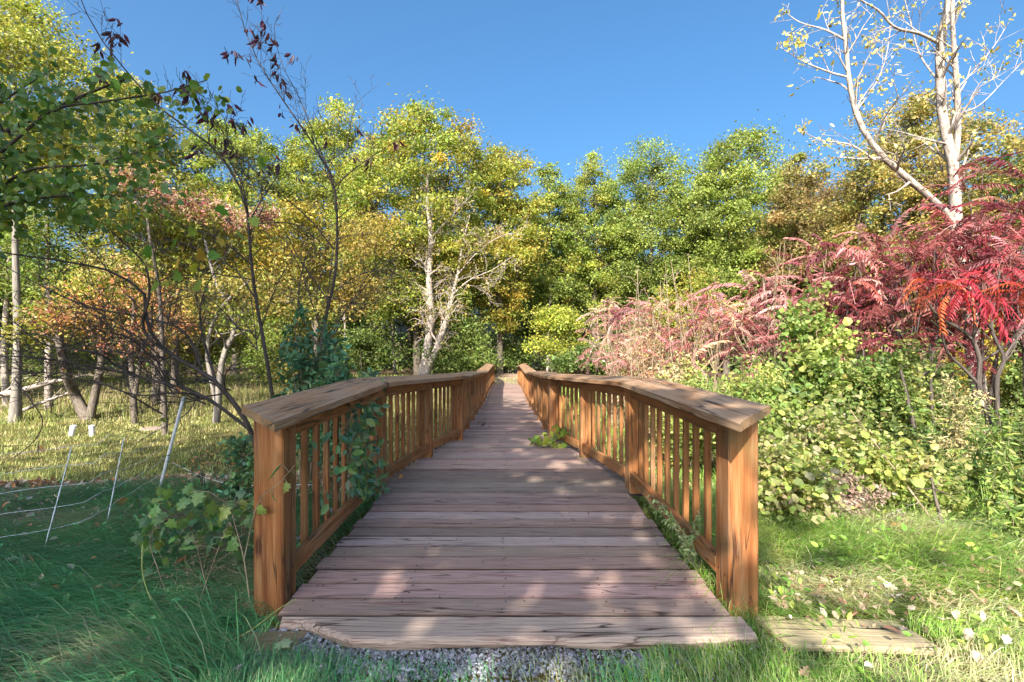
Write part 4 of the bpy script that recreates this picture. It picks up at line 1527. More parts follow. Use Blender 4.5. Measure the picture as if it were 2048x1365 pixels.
# a few large yellowing grape-like leaves hanging in front of the leaning sapling
b = P(420, 480, 4.3)
acc = Acc()
pts = [(300, 500), (345, 470), (385, 465), (400, 540), (335, 570), (320, 565), (385, 575), (410, 575), (355, 545), (300, 540), (440, 420), (470, 455), (510, 440), (520, 330), (525, 310), (505, 425), (430, 500), (445, 470), (250, 500), (215, 480), (400, 500), (360, 520)]
pos = np.array([P(x + R.uniform(-8, 8), y + R.uniform(-8, 8), R.uniform(4.1, 4.5)) for x, y in pts])
k = len(pos)
scatter(acc, T_LOBED, pos, frames(k, .3, .8), RNG.uniform(.10, .15, k), pal(k, [(.10, .19, .03), (.16, .22, .03), (.30, .27, .03), (.38, .24, .03)], None, .15))
o = acc.build('leaves', M_LEAF, tA, origin=bA)
o['label'] = 'large yellow-green lobed leaves'

# ================================================================== right-hand bushes
RB = 'leafy bushes beside the right railing'


def bush(name, label, px, top, hw, d, leaves, leaf, colors, weights=None, T=T_OVAL, stems=12, deep=None, bark=M_STEM, group=None, mat=M_LEAF,
         tw=.4, lvl=1, up=.9, droop=.25, jit=.075, low=.25, cat='bush', r0=.012, base_px=None):
    bx, by = at_px(px if base_px is None else base_px, d)
    b = np.array([bx, by, float(ground_z(bx, by)) - .03])
    t = thing(name, label, cat, b, group)
    h = CAM_Z - (top - CY) * d / F - b[2]
    rx = hw * d / F
    ry = deep or rx
    cxo = (px - (px if base_px is None else base_px)) * d / F
    tb, tips = Tubes(), []
    q = dict(seg=.07, wander=.16, up=.02, gap=.12, ang=(.5, 1.15), shrink=(.4, .65), rmin=.0014)
    for i in range(stems):
        a, rr = R.uniform(0, 6.283), math.sqrt((i + .5) / stems)
        ex, ey = math.cos(a) * rr * rx, math.sin(a) * rr * ry
        ez = h * (low + (1 - low) * math.sqrt(max(0, 1 - rr * rr)) * R.uniform(.55, 1.05))
        k_ = R.uniform(.8, 1.15)
        ex, ey = ex * k_, ey * k_
        p0 = (R.gauss(0, .12 * rx) + cxo * .3, R.gauss(0, .12 * ry), 0)
        limb(tb, [p0, (cxo * .6 + ex * .35, ey * .35, ez * .6), (cxo + ex, ey, ez)], r0 * R.uniform(.7, 1.3), r0 * .2, 12, q, tips, .1, tw, lvl, .3)
    acc = Acc()
    tb.flush(acc, 4)
    acc.build('stems', bark, t, True)
    tp = np.array([p for p, _ in tips])
    td = np.array([dd for _, dd in tips])
    k = RNG.choice(len(tp), leaves)
    leaves = int(leaves * 1.35)
    k = RNG.choice(len(tp), leaves)
    gi = k // max(1, len(tp) // 60)
    pos = tp[k] + RNG.normal(0, jit, (leaves, 3))
    pos[:, 2] = np.maximum(pos[:, 2], .03)
    acc = Acc()
    scatter(acc, T, pos, frames(leaves, up, droop, td[k], 1.2), .84 * leaf * np.exp(RNG.normal(-.05, .36, leaves)), pal(leaves, colors, weights, .17, gi, .16))
    acc.build('leaves', mat, t)
    return t


VG = [(.105, .155, .036), (.145, .19, .048), (.08, .12, .032), (.19, .21, .055), (.26, .24, .07)]
VY = [(.18, .20, .05), (.23, .23, .06), (.13, .17, .04), (.25, .215, .10), (.27, .21, .15)]
VD = [(.05, .085, .022), (.07, .11, .028), (.095, .125, .035), (.13, .125, .045)]
PK = [(.40, .21, .16), (.42, .30, .20), (.34, .15, .12), (.30, .26, .10), (.46, .36, .26)]

bush('bush', 'big round-leaved green bush, its crest in the middle of the thicket', 1640, 570, 125, 6.6, 9000, .066, VG, [4, 4, 3, 2, 1], T_ROUND, 16, group=RB)
bush('bush', 'green bush directly behind the front right railing post', 1490, 690, 105, 6.2, 8000, .06, VG, [4, 4, 3, 2, 1.3], T_OVAL, 15, group=RB)
bush('bush', 'green bush with yellow sprays beside the railing bend', 1390, 715, 85, 7.6, 7000, .06, VG + VY[:2], None, T_OVAL, 14, group=RB)
bush('bush', 'dark-centred green bush under the nearest red sumac', 1780, 630, 110, 6.0, 8000, .058, VG + VD[:2], None, T_OVAL, 14, group=RB)
bush('bush', 'yellow-green bush sprawling low against the front right post', 1610, 800, 125, 4.5, 8200, .046, VY + VG[:3], [2, 1.5, 3, 1, 2, 3, 3, 3], T_ROUND, 24, group=RB, r0=.014, jit=.1)
bush('bush', 'low bright yellow bush edge hanging over the sunny grass', 1720, 900, 120, 3.9, 6500, .046, VY + VG[1:2], [4, 4, 3, 1, 1, 2], T_ROUND, 14, group=RB, low=.35)
bush('bush', 'green bush sprouting between the sunny grass and the corner post', 1570, 920, 60, 3.5, 2600, .042, VY + VG[:2], None, T_ROUND, 9, group=RB)
bush('bush', 'shady green bush around the foot of the white-barked tree', 1900, 720, 100, 6.6, 6500, .06, VD + VG[:2], None, T_OVAL, 13, group=RB)
bush('bush', 'pinkish dry twiggy bush beside the middle of the bridge', 1290, 610, 85, 11.5, 6500, .08, PK, None, T_LANCE, 16, group='pinkish bushes by the bridge', r0=.02, tw=.7, jit=.09)
bush('bush', 'tan and green scrubby bush in the hollow below the pink sumac', 1345, 690, 70, 9.5, 5000, .07, PK[1:] + VG, None, T_OVAL, 13, group='pinkish bushes by the bridge', r0=.016, tw=.5)
bush('bush', 'yellow leaved bush glowing far behind the nearest red sumac', 1960, 590, 80, 9.5, 4200, .085, [(.40, .33, .05), (.36, .26, .05), (.25, .25, .05)], None, T_OVAL, 12, group=RB)
bush('bush', 'green tangle closing the far right edge beyond the sumac stems', 2060, 640, 95, 8.5, 6000, .08, VD[1:] + VG[:2], None, T_OVAL, 13, group=RB)
bush('bush', 'dark low shrub at the edge, right of the sumac stems', 2060, 850, 90, 5.0, 4500, .05, VD + VG[:1], None, T_LANCE, 12, group=RB)
bush('bush', 'dark hollow shrub between the yellow bush and the sumac stems', 1850, 860, 90, 5.4, 4200, .05, VD, None, T_OVAL, 12, group=RB)

# bare pale suckers standing out of the pink sumac
for px, py0, py1, d, lab in ((1300, 520, 640, 10.5, 'bare pale forked sucker rising out of the palest pink sumac'), (1365, 500, 620, 9.6, 'bare pale sucker between the two rosy sumacs'), (1560, 470, 600, 8.8, 'bare forked sucker above the crest of the thicket'), (1250, 660, 730, 10.0, 'grey bare twiggy shrub leaning over the middle of the right railing')):
    bx, by = at_px(px + 10, d)
    b = np.array([bx, by, float(ground_z(bx, by)) - .04])
    t = thing('bare_shrub', lab, 'shrub', b, 'bare shrubs among the sumac')
    tb, tips = Tubes(), []
    q = dict(seg=.12, wander=.14, up=.04, gap=.3, ang=(.35, .8), shrink=(.4, .7), rmin=.005)
    for j in range(4):
        e = P(px + R.uniform(-45, 40), py0 + R.uniform(-10, 50), d + R.uniform(-.5, .5))
        limb(tb, [b, (b * .5 + e * .5) + RNG.normal(0, .16, 3), e], .014, .005, 10, q, tips, .3, .6, 1, .35)
    acc = Acc()
    tb.flush(acc, 5)
    acc.build('stems', M_STEM, t, True, b)

# dry flower heads
bush('dry_weeds', 'clump of dry tan seed heads in front of the low yellow bush', 1700, 965, 75, 3.45, 3800, .026, [(.17, .12, .09), (.12, .08, .06), (.22, .18, .13)], None, T_OVAL, 16, group=None, mat=M_DRY, tw=.2, jit=.025, cat='weeds', r0=.004)
bush('dry_weeds', 'spray of cream seed heads before the sumac stems', 1920, 745, 45, 4.4, 1500, .034, [(.26, .21, .11), (.22, .19, .09), (.17, .17, .06)], None, T_LANCE, 9, mat=M_DRY, tw=.18, jit=.03, cat='weeds', r0=.004, low=.75)

# tall narrow-leaved weeds on the right edge
WG = 'tall narrow-leaved weeds on the right'


def weed(label, px, top, d, n=60, leaf=.085, colors=None, group=WG, lean=0.0, name='weed_plant', k=3, spread=.09):
    bx, by = at_px(px, d)
    b = np.array([bx, by, float(ground_z(bx, by)) - .02])
    h = CAM_Z - (top - CY) * d / F - b[2]
    t = thing(name, label, 'weed', b, group)
    tb, acc = Tubes(), Acc()
    for s in range(k):
        e = (lean * h + R.gauss(0, spread), R.gauss(0, spread), h * R.uniform(.75, 1))
        c = spline([(R.gauss(0, .03), R.gauss(0, .03), 0), (e[0] * .35, e[1] * .35, e[2] * .6), e], 14)
        tb.add(c, np.linspace(.0035, .001, 14))
        f = RNG.uniform(.15, 1, n)
        pos = c[(f * 13).astype(int)]
        pos = pos + RNG.normal(0, .004, pos.shape)
        X, Y, Z = frames(n, 1.2, .25)
        scatter(acc, T_LANCE, pos, (X, Y, Z), leaf * (1.15 - .6 * f) * np.exp(RNG.normal(0, .15, n)), pal(n, colors or (VG[:4]), None, .18))
    a2 = Acc()
    tb.flush(a2, 4)
    a2.build('stems', M_STEM, t, True)
    acc.build('leaves', M_LEAF, t)
    return t


for px, top, d, lab in ((2010, 800, 3.6, 'tallest feathery green weed at the edge below the cream seed heads'), (1950, 850, 3.9, 'feathery weed between the cream seed heads and the edge'),
                        (2050, 880, 3.1, 'green weed cut by the edge, above the leafy ground plants'), (1900, 905, 3.8, 'short feathery weed behind the low yellow bush'),
                        (1985, 925, 3.2, 'short green weed standing just left of the edge plants'), (2040, 960, 2.7, 'lowest broad green weed at the edge of the sunny grass')):
    weed(lab, px, top, d, 70, .10 if top < 900 else .08)
weed('pale feathery weed growing up through the right railing onto the deck edge', 1385, 985, 2.62, 60, .05, [(.16, .22, .10), (.22, .27, .13), (.12, .17, .06)], None, -.25, k=5, spread=.10)
weed('small green weed at the foot of the front right post', 1560, 1130, 2.35, 22, .05, VG[1:4], None, 0, k=4, spread=.07)
weed('little green weed at the foot of the third right post', 1185, 905, 4.9, 14, .06, VG[1:4], None, -.3, k=3, spread=.08)

# sticks leaning in the bushes
for pts, r, lab in (([(1700, 820, 3.9), (1760, 900, 3.7), (1868, 1045, 3.3)], .008, 'long pale dead stem slanting down through the yellow bush'),
                    ([(1862, 955, 3.25), (1872, 1000, 3.25), (1888, 1060, 3.2)], .015, 'short dark broken stick upright in the sunny grass')):
    w = [P(*p) for p in pts]
    t = Tubes()
    c = spline(w, 14)
    t.add(c, np.linspace(r * .5, r, 14) * (1 + .12 * np.sin(np.arange(14) * 2.1)))
    tips = []
    q = dict(seg=.05, wander=.2, up=0, gap=.1, ang=(.5, 1), shrink=(.4, .6), rmin=.001)
    for j in range(5):
        i = R.randint(2, 11)
        twig(t, tuple(c[i]), vn((R.gauss(0, 1), R.gauss(0, 1), R.gauss(0, .6))), .14, r * .35, 0, q, tips)
    acc = Acc()
    t.flush(acc, 5)
    o = acc.build('stick', M_STEM if r < .01 else M_BARK, None, True)
    tag(o, lab, 'stick')

# ================================================================== sumac
SR = [(.13, .028, .034), (.10, .018, .026), (.17, .045, .044), (.20, .085, .08)]
SP = [(.34, .17, .165), (.30, .125, .125), (.36, .235, .205), (.23, .075, .078), (.33, .22, .15)]
SG = 'red sumacs right of the bridge'


def fronds(acc, c, d0, n, sc, colors, weights=None):
    az = RNG.uniform(0, 6.283) + np.arange(n) * 2.4 + RNG.normal(0, .3, n)
    el = RNG.uniform(-.85, .8, n)
    X = nrm(np.stack([np.cos(az) * np.cos(el), np.sin(az) * np.cos(el), np.sin(el)], 1) + .25 * np.asarray(d0))
    Z = np.tile([0, 0, 1.], (n, 1)) + RNG.normal(0, .42, (n, 3))
    Y = nrm(np.cross(Z, X))
    Z = np.cross(X, Y)
    pos = np.asarray(c) + RNG.normal(0, .015, (n, 3)) - np.stack([np.zeros(n), np.zeros(n), RNG.uniform(0, .12, n)], 1)
    base = pal(n, colors, weights, .3)
    V0, Fs = T_FROND
    s = sc * np.exp(RNG.normal(-.08, .28, n))
    kind = RNG.integers(0, len(FRONDS), n)
    for q_ in range(len(FRONDS)):
        m_ = kind == q_
        if m_.any():
            scatter(acc, FRONDS[q_], pos[m_], (X[m_], Y[m_], Z[m_]), s[m_], base[m_])


def sumac(label, px, top, hw, d, heads, sc, colors, weights=None, base_px=None, per=6, dark=True):
    bx, by = at_px(px if base_px is None else base_px, d)
    b = np.array([bx, by, float(ground_z(bx, by)) - .04])
    t = thing('sumac_shrub', label, 'sumac', b, SG)
    h = CAM_Z - (top - CY) * d / F - b[2] - .12
    rx = hw * d / F
    off = 0 if base_px is None else (px - base_px) * d / F
    tb, acc = Tubes(), Acc()
    forks = []
    for i in range(4):
        a = i * 1.6 + R.uniform(-.4, .4)
        f = np.array([off * .5 + math.cos(a) * rx * .3, math.sin(a) * rx * .3, h * R.uniform(.42, .6)])
        tb.add(spline([(R.gauss(0, .1), R.gauss(0, .1), 0), f * [.6, .6, .5] + RNG.normal(0, .06, 3), f], 10), np.linspace(.03, .018, 10) * d / 8)
        forks.append(f)
    for i in range(heads):
        a, rr = i * 2.4 + R.uniform(-.3, .3), math.sqrt((i + .5) / heads)
        e = np.array([off + math.cos(a) * rr * rx, math.sin(a) * rr * rx * 1.1, h * (.55 + .45 * math.sqrt(1 - rr * rr * .9)) * R.uniform(.62, 1.02)])
        f = min(forks, key=lambda q_: np.linalg.norm((q_ - e)[:2]))
        m1 = f * .45 + e * .55 + RNG.normal(0, .08, 3) - [0, 0, .08]
        c = spline([f, m1, e], 9)
        tb.add(c, np.linspace(.014, .007, 9) * d / 8)
        fronds(acc, e, nrm(e - m1), per, sc, colors, weights)
    a2 = Acc()
    tb.flush(a2, 5)
    a2.build('stems', M_BARK_DARK if dark else M_STEM, t, True)
    acc.build('fronds', M_LEAF, t)
    return t


sumac('pale pink sumac nearest the far end of the bridge', 1225, 590, 50, 13, 28, .42, SP, dark=False)
sumac('pink sumac low beside the middle of the bridge', 1300, 580, 75, 11.5, 34, .4, SP, dark=False)
sumac('rosy sumac just behind the yellow sprays at the railing bend', 1415, 560, 70, 10.0, 36, .42, SP + SR[2:3], dark=False)
sumac('rosy red sumac above the crest of the round-leaved bush', 1530, 520, 75, 9.2, 36, .44, SP + SR[:1], dark=False)
sumac('red sumac under the foot of the leaning pale limb', 1640, 470, 75, 8.6, 36, .46, SP[:2] + SP[3:4] + SR[:1], dark=False)
sumac('deep pink sumac before the white-barked tree', 1745, 440, 80, 8.0, 36, .47, SP[:2] + SR[:3])
sumac('dark crimson sumac crossing the white-barked trunk', 1850, 405, 80, 7.4, 32, .48, SR)
sumac('dark crimson sumac highest at the edge', 1990, 320, 85, 7.0, 38, .48, SR)
sumac('crimson sumac at the edge behind the nearest dark stems', 2080, 420, 80, 6.4, 28, .46, SR + SP[1:2])

# nearest sumac, dark forking stems and scarlet fronds
q_su = dict(seg=.12, wander=.12, up=.02, gap=.3, ang=(.4, .9), shrink=(.4, .6), rmin=.003)
SL = [
    ([(1985, 960, 5.6), (1976, 830, 5.5), (1962, 790, 5.5), (1957, 760, 5.5), (1960, 723, 5.5), (1945, 680, 5.5), (1915, 655, 5.5), (1880, 637, 5.4), (1850, 600, 5.3)], .042, .012, .5, .45, 1, .45, None),
    ([(1996, 860, 5.4), (1994, 760, 5.3), (2008, 717, 5.3), (1984, 662, 5.3), (1988, 610, 5.3), (2000, 540, 5.3)], .028, .01, .5, .4, 1, .4, None),
    ([(2008, 717, 5.3), (2040, 670, 5.3), (2070, 640, 5.3)], .02, .01, .5, .4, 1, .3, None),
    ([(1956, 768, 5.5), (1925, 735, 5.5), (1895, 706, 5.5), (1880, 660, 5.4), (1860, 640, 5.3)], .018, .008, .5, .35, 1, .3, None),
    ([(1960, 723, 5.5), (2000, 700, 5.4), (2040, 660, 5.2), (2070, 620, 5.1)], .018, .008, .5, .35, 1, .3, None),
    ([(1945, 680, 5.5), (1950, 640, 5.4), (1930, 590, 5.3), (1925, 560, 5.2)], .018, .008, .5, .3, 1, .3, None),
    ([(1984, 662, 5.3), (1960, 620, 5.2), (1965, 580, 5.1)], .014, .008, .5, .3, 1, .3, None),
]
t, b, tips = px_tree('sumac_shrub', 'nearest sumac with dark forking stems and hanging scarlet fronds', 'sumac', SL, M_BARK_DARK, q_su, group=SG)
acc = Acc()
SC2 = [(.25, .022, .03), (.20, .018, .03), (.30, .06, .025), (.26, .04, .05)]
for px, py, d, k in ((1905, 560, 5.0, 9), (1970, 545, 5.1, 9), (2020, 525, 5.1, 9), (1935, 575, 5.0, 7), (1850, 560, 5.2, 6), (2060, 570, 5.1, 7), (1990, 590, 5.2, 6), (1760, 480, 5.6, 7), (1830, 500, 5.5, 6), (1900, 470, 5.6, 7), (1960, 440, 5.6, 7), (2030, 420, 5.4, 8)):
    fronds(acc, P(px, py, d), (0, 0, 0), k, .36, SC2 if py > 515 else SR)
acc.build('fronds', M_LEAF, t, origin=b)

# ================================================================== white-barked tree
q_b = dict(seg=.2, wander=.13, up=.03, gap=.32, ang=(.5, 1.0), shrink=(.4, .65), rmin=.0035)
d = 8.6
BL = [
    ([(1968, 900, d), (1960, 800, d), (1945, 700, d), (1935, 560, d), (1912, 440, d), (1908, 340, d), (1886, 240, d), (1880, 150, d), (1882, 80, d), (1898, 0, d), (1905, -90, d), (1900, -220, d)], .19, .06, .5, 1.2, 2, .5, None),
    ([(1908, 330, d), (1915, 270, d), (1914, 180, d - .1), (1908, 100, d - .2), (1905, 20, d - .3), (1912, -80, d - .3)], .085, .03, .45, 1.0, 2, .2, None),
    ([(1942, 600, d), (1905, 450, d), (1862, 398, d - .2), (1800, 345, d - .3), (1752, 298, d - .4), (1716, 238, d - .4), (1698, 160, d - .4), (1692, 90, d - .4), (1684, 10, d - .4), (1690, -80, d - .4)], .115, .03, .4, 1.1, 2, .4, None),
    ([(1884, 90, d), (1840, 68, d - .1), (1790, 55, d - .2), (1755, 20, d - .3), (1700, -10, d - .4)], .045, .015, .4, .9, 2, .2, None),
    ([(1696, 155, d - .4), (1660, 145, d - .3), (1610, 125, d - .2), (1560, 95, d)], .03, .006, .3, .7, 2, .2, None),
    ([(1690, 80, d - .4), (1650, 60, d - .3), (1600, 45, d - .1), (1565, 20, d)], .03, .006, .3, .7, 2, .2, None),
    ([(1750, 320, d - .4), (1700, 290, d - .3), (1640, 280, d - .1), (1590, 255, d)], .03, .006, .3, .7, 2, .2, None),
    ([(1900, 290, d), (1850, 278, d - .1), (1790, 262, d - .1), (1745, 258, d)], .03, .008, .3, .8, 2, .2, None),
    ([(1912, 180, d), (1950, 140, d), (1990, 90, d), (2020, 40, d)], .025, .006, .3, .9, 2, .2, None),
    ([(1914, 230, d), (1960, 210, d + .2), (2010, 160, d + .3), (2050, 120, d + .3)], .022, .006, .3, .9, 2, .2, None),
    ([(1882, 170, d), (1840, 110, d + .2), (1820, 40, d + .3), (1800, -40, d + .3)], .025, .008, .3, .8, 2, .2, None),
    ([(1708, 230, d - .4), (1760, 150, d - .2), (1780, 60, d), (1770, -20, d)], .02, .006, .3, .8, 2, .2, None),
]
t, b, tips = px_tree('white_barked_tree', 'white-barked tree with a leaning left limb and a few last yellow leaves', 'tree', BL, M_BARK_PALE, q_b, sides=8, thin=.68, dense=.5)
hang_leaves(t, b, tips, 330, .075, [(.30, .26, .06), (.36, .28, .09), (.22, .21, .06), (.42, .36, .16)], T=T_OVAL, per=3, jit=.05, zmin=3.2, droop=.7, name='leaves')

# dark stems under the right-hand thicket
for px, py0, d, lab in ((1872, 690, 5.8, 'dark crooked stem standing alone left of the forked sumac stems'), (1815, 740, 5.6, 'thick dark leaning stem below the big round-leaved bush'), (1740, 700, 6.2, 'thin dark stem deep inside the thicket')):
    bx, by = at_px(px, d)
    b = np.array([bx, by, float(ground_z(bx, by)) - .04])
    e = P(px - R.uniform(-10, 40), py0, d)
    t = thing('bare_shrub', lab, 'stem', b)
    tb, tips = Tubes(), []
    limb(tb, [b, (b + e) / 2 + RNG.normal(0, .06, 3), e], .045 if px == 1815 else .03, .012, 10, q_su, tips, .3, .5, 1, .4)
    acc = Acc()
    tb.flush(acc, 6)
    acc.build('trunk', M_BARK_DARK, t, True, b)

# ================================================================== left shrubs and vines by the railing
BLUE = [(.045, .115, .06), (.06, .14, .075), (.035, .085, .045), (.075, .14, .045), (.10, .17, .05)]
LS = 'blue-green shrubs behind the left railing'
bush('bush', 'blue-green shrub of upright stems peeping over the left railing', 610, 610, 95, 4.7, 3000, .062, BLUE, [3, 3, 3, 2, 1], T_OVAL, 16, deep=.4, group=LS, mat=M_LEAF_WAXY, low=.55, jit=.035, tw=.3)
bush('bush', 'low blue-green shrub leaning on the left railing near its bend', 685, 690, 65, 4.3, 1800, .062, BLUE, [3, 3, 2, 2, 2], T_OVAL, 10, deep=.25, group=LS, mat=M_LEAF_WAXY, low=.6, jit=.035, tw=.25)
bush('bush', 'narrow blue-green shrub close outside the front left post', 488, 850, 22, 3.0, 700, .042, BLUE, None, T_OVAL, 8, group=LS, mat=M_LEAF_WAXY, low=.5, jit=.03, tw=.15, r0=.006)
bush('bush', 'thin bare twiggy sprout in the shaded grass beyond the net', 410, 900, 55, 4.2, 220, .04, BLUE + RUST, None, T_OVAL, 9, bark=M_BARK_DARK, r0=.005, tw=.3)


def vine(name, label, stems, leaf_px, sc, colors, T, stem_r=.003, stem_mat=M_STEM, cat='vine', mat=M_LEAF_WAXY, up=.4, droop=.6, jit=6):
    w = [[P(*p) for p in s] for s in stems]
    b = w[0][0].copy()
    t = thing(name, label, cat, b)
    tb, acc = Tubes(), Acc()
    for s in w:
        n = max(8, 4 * len(s))
        tb.add(spline(s, n), np.linspace(stem_r, stem_r * .5, n))
    k = len(leaf_px)
    pos = np.array([P(x + R.uniform(-jit, jit), y + R.uniform(-jit, jit), d_) for x, y, d_ in leaf_px])
    fr = frames(k, up, droop)
    # leaves turn their faces out, towards the open side
    sgn = np.where((fr[2] * [0, -1, .6]).sum(1) < 0, -1, 1)[:, None]
    scatter(acc, T, pos, (fr[0], fr[1] * sgn, fr[2] * sgn), sc * np.exp(RNG.normal(0, .2, k)), pal(k, colors, None, .14))
    # leaf stalks
    for p_ in pos:
        best = min((q_ for s in w for q_ in spline(s, 24)), key=lambda z_: float(np.linalg.norm(z_ - p_)))
        if np.linalg.norm(best - p_) < .35:
            tb.add(spline([best, (best + p_) / 2 + [0, 0, .01], p_], 4), [.0016, .0013, .0011, .001])
    a2 = Acc()
    tb.flush(a2, 5)
    a2.build('stems', stem_mat, t, True, b)
    acc.build('leaves', mat, t, origin=b)
    return t


lp = []
for i in range(330):
    f = R.random()
    py = 985 - 175 * f ** 1.5
    cx_ = 728 + 10 * math.sin(py / 30)
    px = R.gauss(cx_, 24 - 10 * f)
    px = max(655, min(768, px))
    lp.append((px, py, 932 * .985 / (1012 - px) * 1.0 + R.gauss(0, .04)))
lp += [(770, 770, 3.65), (760, 790, 3.6), (765, 760, 3.7), (755, 820, 3.6), (748, 800, 3.55), (620, 880, 2.5), (632, 920, 2.5), (660, 865, 2.75), (640, 1000, 2.5), (655, 1010, 2.6), (650, 990, 2.6)]
vine('climbing_vine', 'dense blue-green vine climbing through the balusters of the left railing', [[(735, 1000, 3.45), (730, 940, 3.42), (725, 880, 3.4), (740, 800, 3.55), (768, 755, 3.75)], [(730, 980, 3.4), (700, 920, 3.05), (690, 860, 2.95)], [(728, 960, 3.4), (750, 900, 3.6), (755, 840, 3.65)], [(735, 990, 3.4), (670, 1000, 2.7), (630, 940, 2.5)]],
     lp, .062, BLUE + [(.11, .17, .09)], T_OVAL, .003)
GV = [(.065, .135, .035), (.05, .115, .04), (.09, .16, .04), (.045, .095, .042), (.15, .19, .045)]
gl = [(572, 962, 2.05), (545, 1000, 2.08), (560, 935, 2.04), (583, 940, 2.04), (522, 1012, 2.12), (505, 1020, 2.2), (470, 1020, 2.3), (440, 1030, 2.35), (400, 1062, 2.4), (380, 1050, 2.45), (500, 1042, 2.3), (462, 1130, 2.2), (448, 1142, 2.2), (330, 1112, 2.35), (270, 1118, 2.35), (256, 1180, 2.2),
      (310, 1180, 2.25), (300, 1142, 2.3), (352, 1262, 2.05), (332, 1290, 2.0), (362, 1308, 1.97), (290, 1212, 2.1), (280, 1236, 2.1), (425, 1082, 2.3), (418, 1090, 2.35), (455, 1060, 2.3), (370, 1085, 2.4), (345, 1045, 2.5), (300, 1100, 2.4), (520, 985, 2.2), (535, 970, 2.2), (480, 1070, 2.25), (390, 1020, 2.5), (415, 1005, 2.5), (455, 1000, 2.4), (485, 990, 2.3), (430, 1050, 2.4), (340, 1070, 2.45),
      (320, 1030, 2.6), (290, 1060, 2.6), (350, 1020, 2.6), (375, 1130, 2.3), (310, 1060, 2.5)]
gl += [(R.uniform(270, 520), R.uniform(985, 1110), R.uniform(2.2, 2.7)) for _ in range(150)]
vine('grape_vine', 'sprawling vine of lobed green leaves on the shaded grass by the front left post',
     [[(500, 1205, 2.12), (488, 1120, 2.15), (470, 1050, 2.25), (455, 1010, 2.35), (420, 985, 2.5)], [(488, 1120, 2.15), (515, 1010, 2.15), (560, 965, 2.06), (590, 930, 2.03)], [(370, 1290, 2.1), (400, 1200, 2.15), (440, 1090, 2.25), (470, 1010, 2.35)],
      [(350, 1240, 2.15), (320, 1150, 2.25), (300, 1080, 2.4), (330, 1040, 2.5)], [(420, 1200, 2.2), (400, 1120, 2.3), (380, 1050, 2.4)]], gl, .056, GV, T_LOBED, .0032)
vine('trailing_shoot', 'single long pale green shoot looping over the grass onto the deck edge', [[(285, 1090, 2.3), (286, 1150, 2.2), (310, 1215, 2.1), (345, 1262, 2.02), (400, 1288, 1.95), (450, 1284, 1.94), (500, 1262, 1.95), (555, 1220, 1.98), (592, 1198, 2.02)]],
     [(352, 1262, 2.0), (330, 1236, 2.05), (300, 1200, 2.1), (288, 1130, 2.25)], .055, GV, T_OVAL, .0035, stem_mat=bark_mat('green_stem', (.12, .17, .04), (.3, .34, .12), (10, 60, 60), .1))
bush('dead_grass_tuft', 'tangle of dead grey twigs and grass left of the front left post', 400, 1100, 55, 2.35, 420, .02, [(.06, .07, .03), (.10, .09, .06), (.13, .11, .08)], None, T_LANCE, 26, group=None, mat=M_DRY, tw=.25, cat='twigs', r0=.0025, low=.1)
dl = []
for i in range(70):
    a = R.random()
    dl.append((1068 + 75 * a + R.gauss(0, 6), 888 - 55 * a * R.random() + R.gauss(0, 6), 5.75 + .5 * R.random()))
vine('deck_vine', 'yellow-green vine spilling through the right railing onto the deck', [[(1150, 860, 6.1), (1120, 865, 6.0), (1095, 885, 5.85), (1065, 888, 5.8)], [(1150, 850, 6.2), (1130, 840, 6.1), (1110, 850, 6.0)], [(1140, 850, 6.1), (1150, 830, 6.2)]],
     dl, .085, [(.12, .20, .03), (.20, .26, .04), (.28, .28, .05), (.07, .13, .035)], T_LOBED, .003, up=1.0, mat=M_LEAF)
vine('dead_vine', 'dry dark sprig lying on the deck planks in the middle distance', [[(955, 852, 7.6), (962, 842, 7.7), (975, 838, 7.7), (985, 845, 7.6)], [(962, 848, 7.6), (978, 850, 7.5)]],
     [(958, 846, 7.6), (963, 838, 7.65), (972, 846, 7.55), (979, 848, 7.55), (968, 850, 7.5), (976, 850, 7.5)], .06, [(.05, .04, .035), (.08, .06, .05)], T_OVAL, .003, cat='sprig', mat=M_DRY)
vine('dead_vine', 'short dry tendril hanging on the second left post rail', [[(822, 878, 4.55), (820, 910, 4.5), (812, 945, 4.42), (790, 955, 4.35)]], [(822, 880, 4.55), (818, 920, 4.48)], .03, [(.1, .06, .04)], T_OVAL, .003, cat='sprig', mat=M_DRY)

# ================================================================== net fence
M_WHITE = tint_mat('white_plastic', .5, .06, 30, .05)
b = P(314, 1034, 4.6)
b[2] = float(ground_z(b[0], b[1])) - .05
t = thing('net_fence', 'sagging white string net fence on a leaning white stake', 'fence', b)
acc = Acc()
tp = P(366, 800, 4.35)
tb = Tubes()
tb.add(np.array([b + (tp - b) * k for k in np.linspace(0, 1, 8)]), np.full(8, .014))
tb.flush(acc, 8, (.72, .74, .76))
box(acc, tp - (tp - b) * .004, tp + (tp - b) * .02, .03, .03, (1, 0), (.3, .32, .35), .003)
acc.build('stake', M_WHITE, t, False, b)
tb = Tubes()


def net_pt(u, v):
    """u along the net (0 at the stake), v up the net 0..1; it leans away and sags."""
    g = np.array([-3.44, 4.6, 0]) + u * np.array([.33, -.72, 0]) if u < 2.2 else np.array([-2.714, 3.016, 0]) + (u - 2.2) * np.array([-.5, -.62, 0])
    sag = .22 * math.sin(min(u, 2.2) / 2.2 * math.pi) if u < 2.2 else .12
    h = .62 * v * (1 - sag)
    z = float(ground_z(g[0], g[1])) + .03
    return np.array([g[0] - .22 * v, g[1] + .42 * v, z + h + .0 * u])


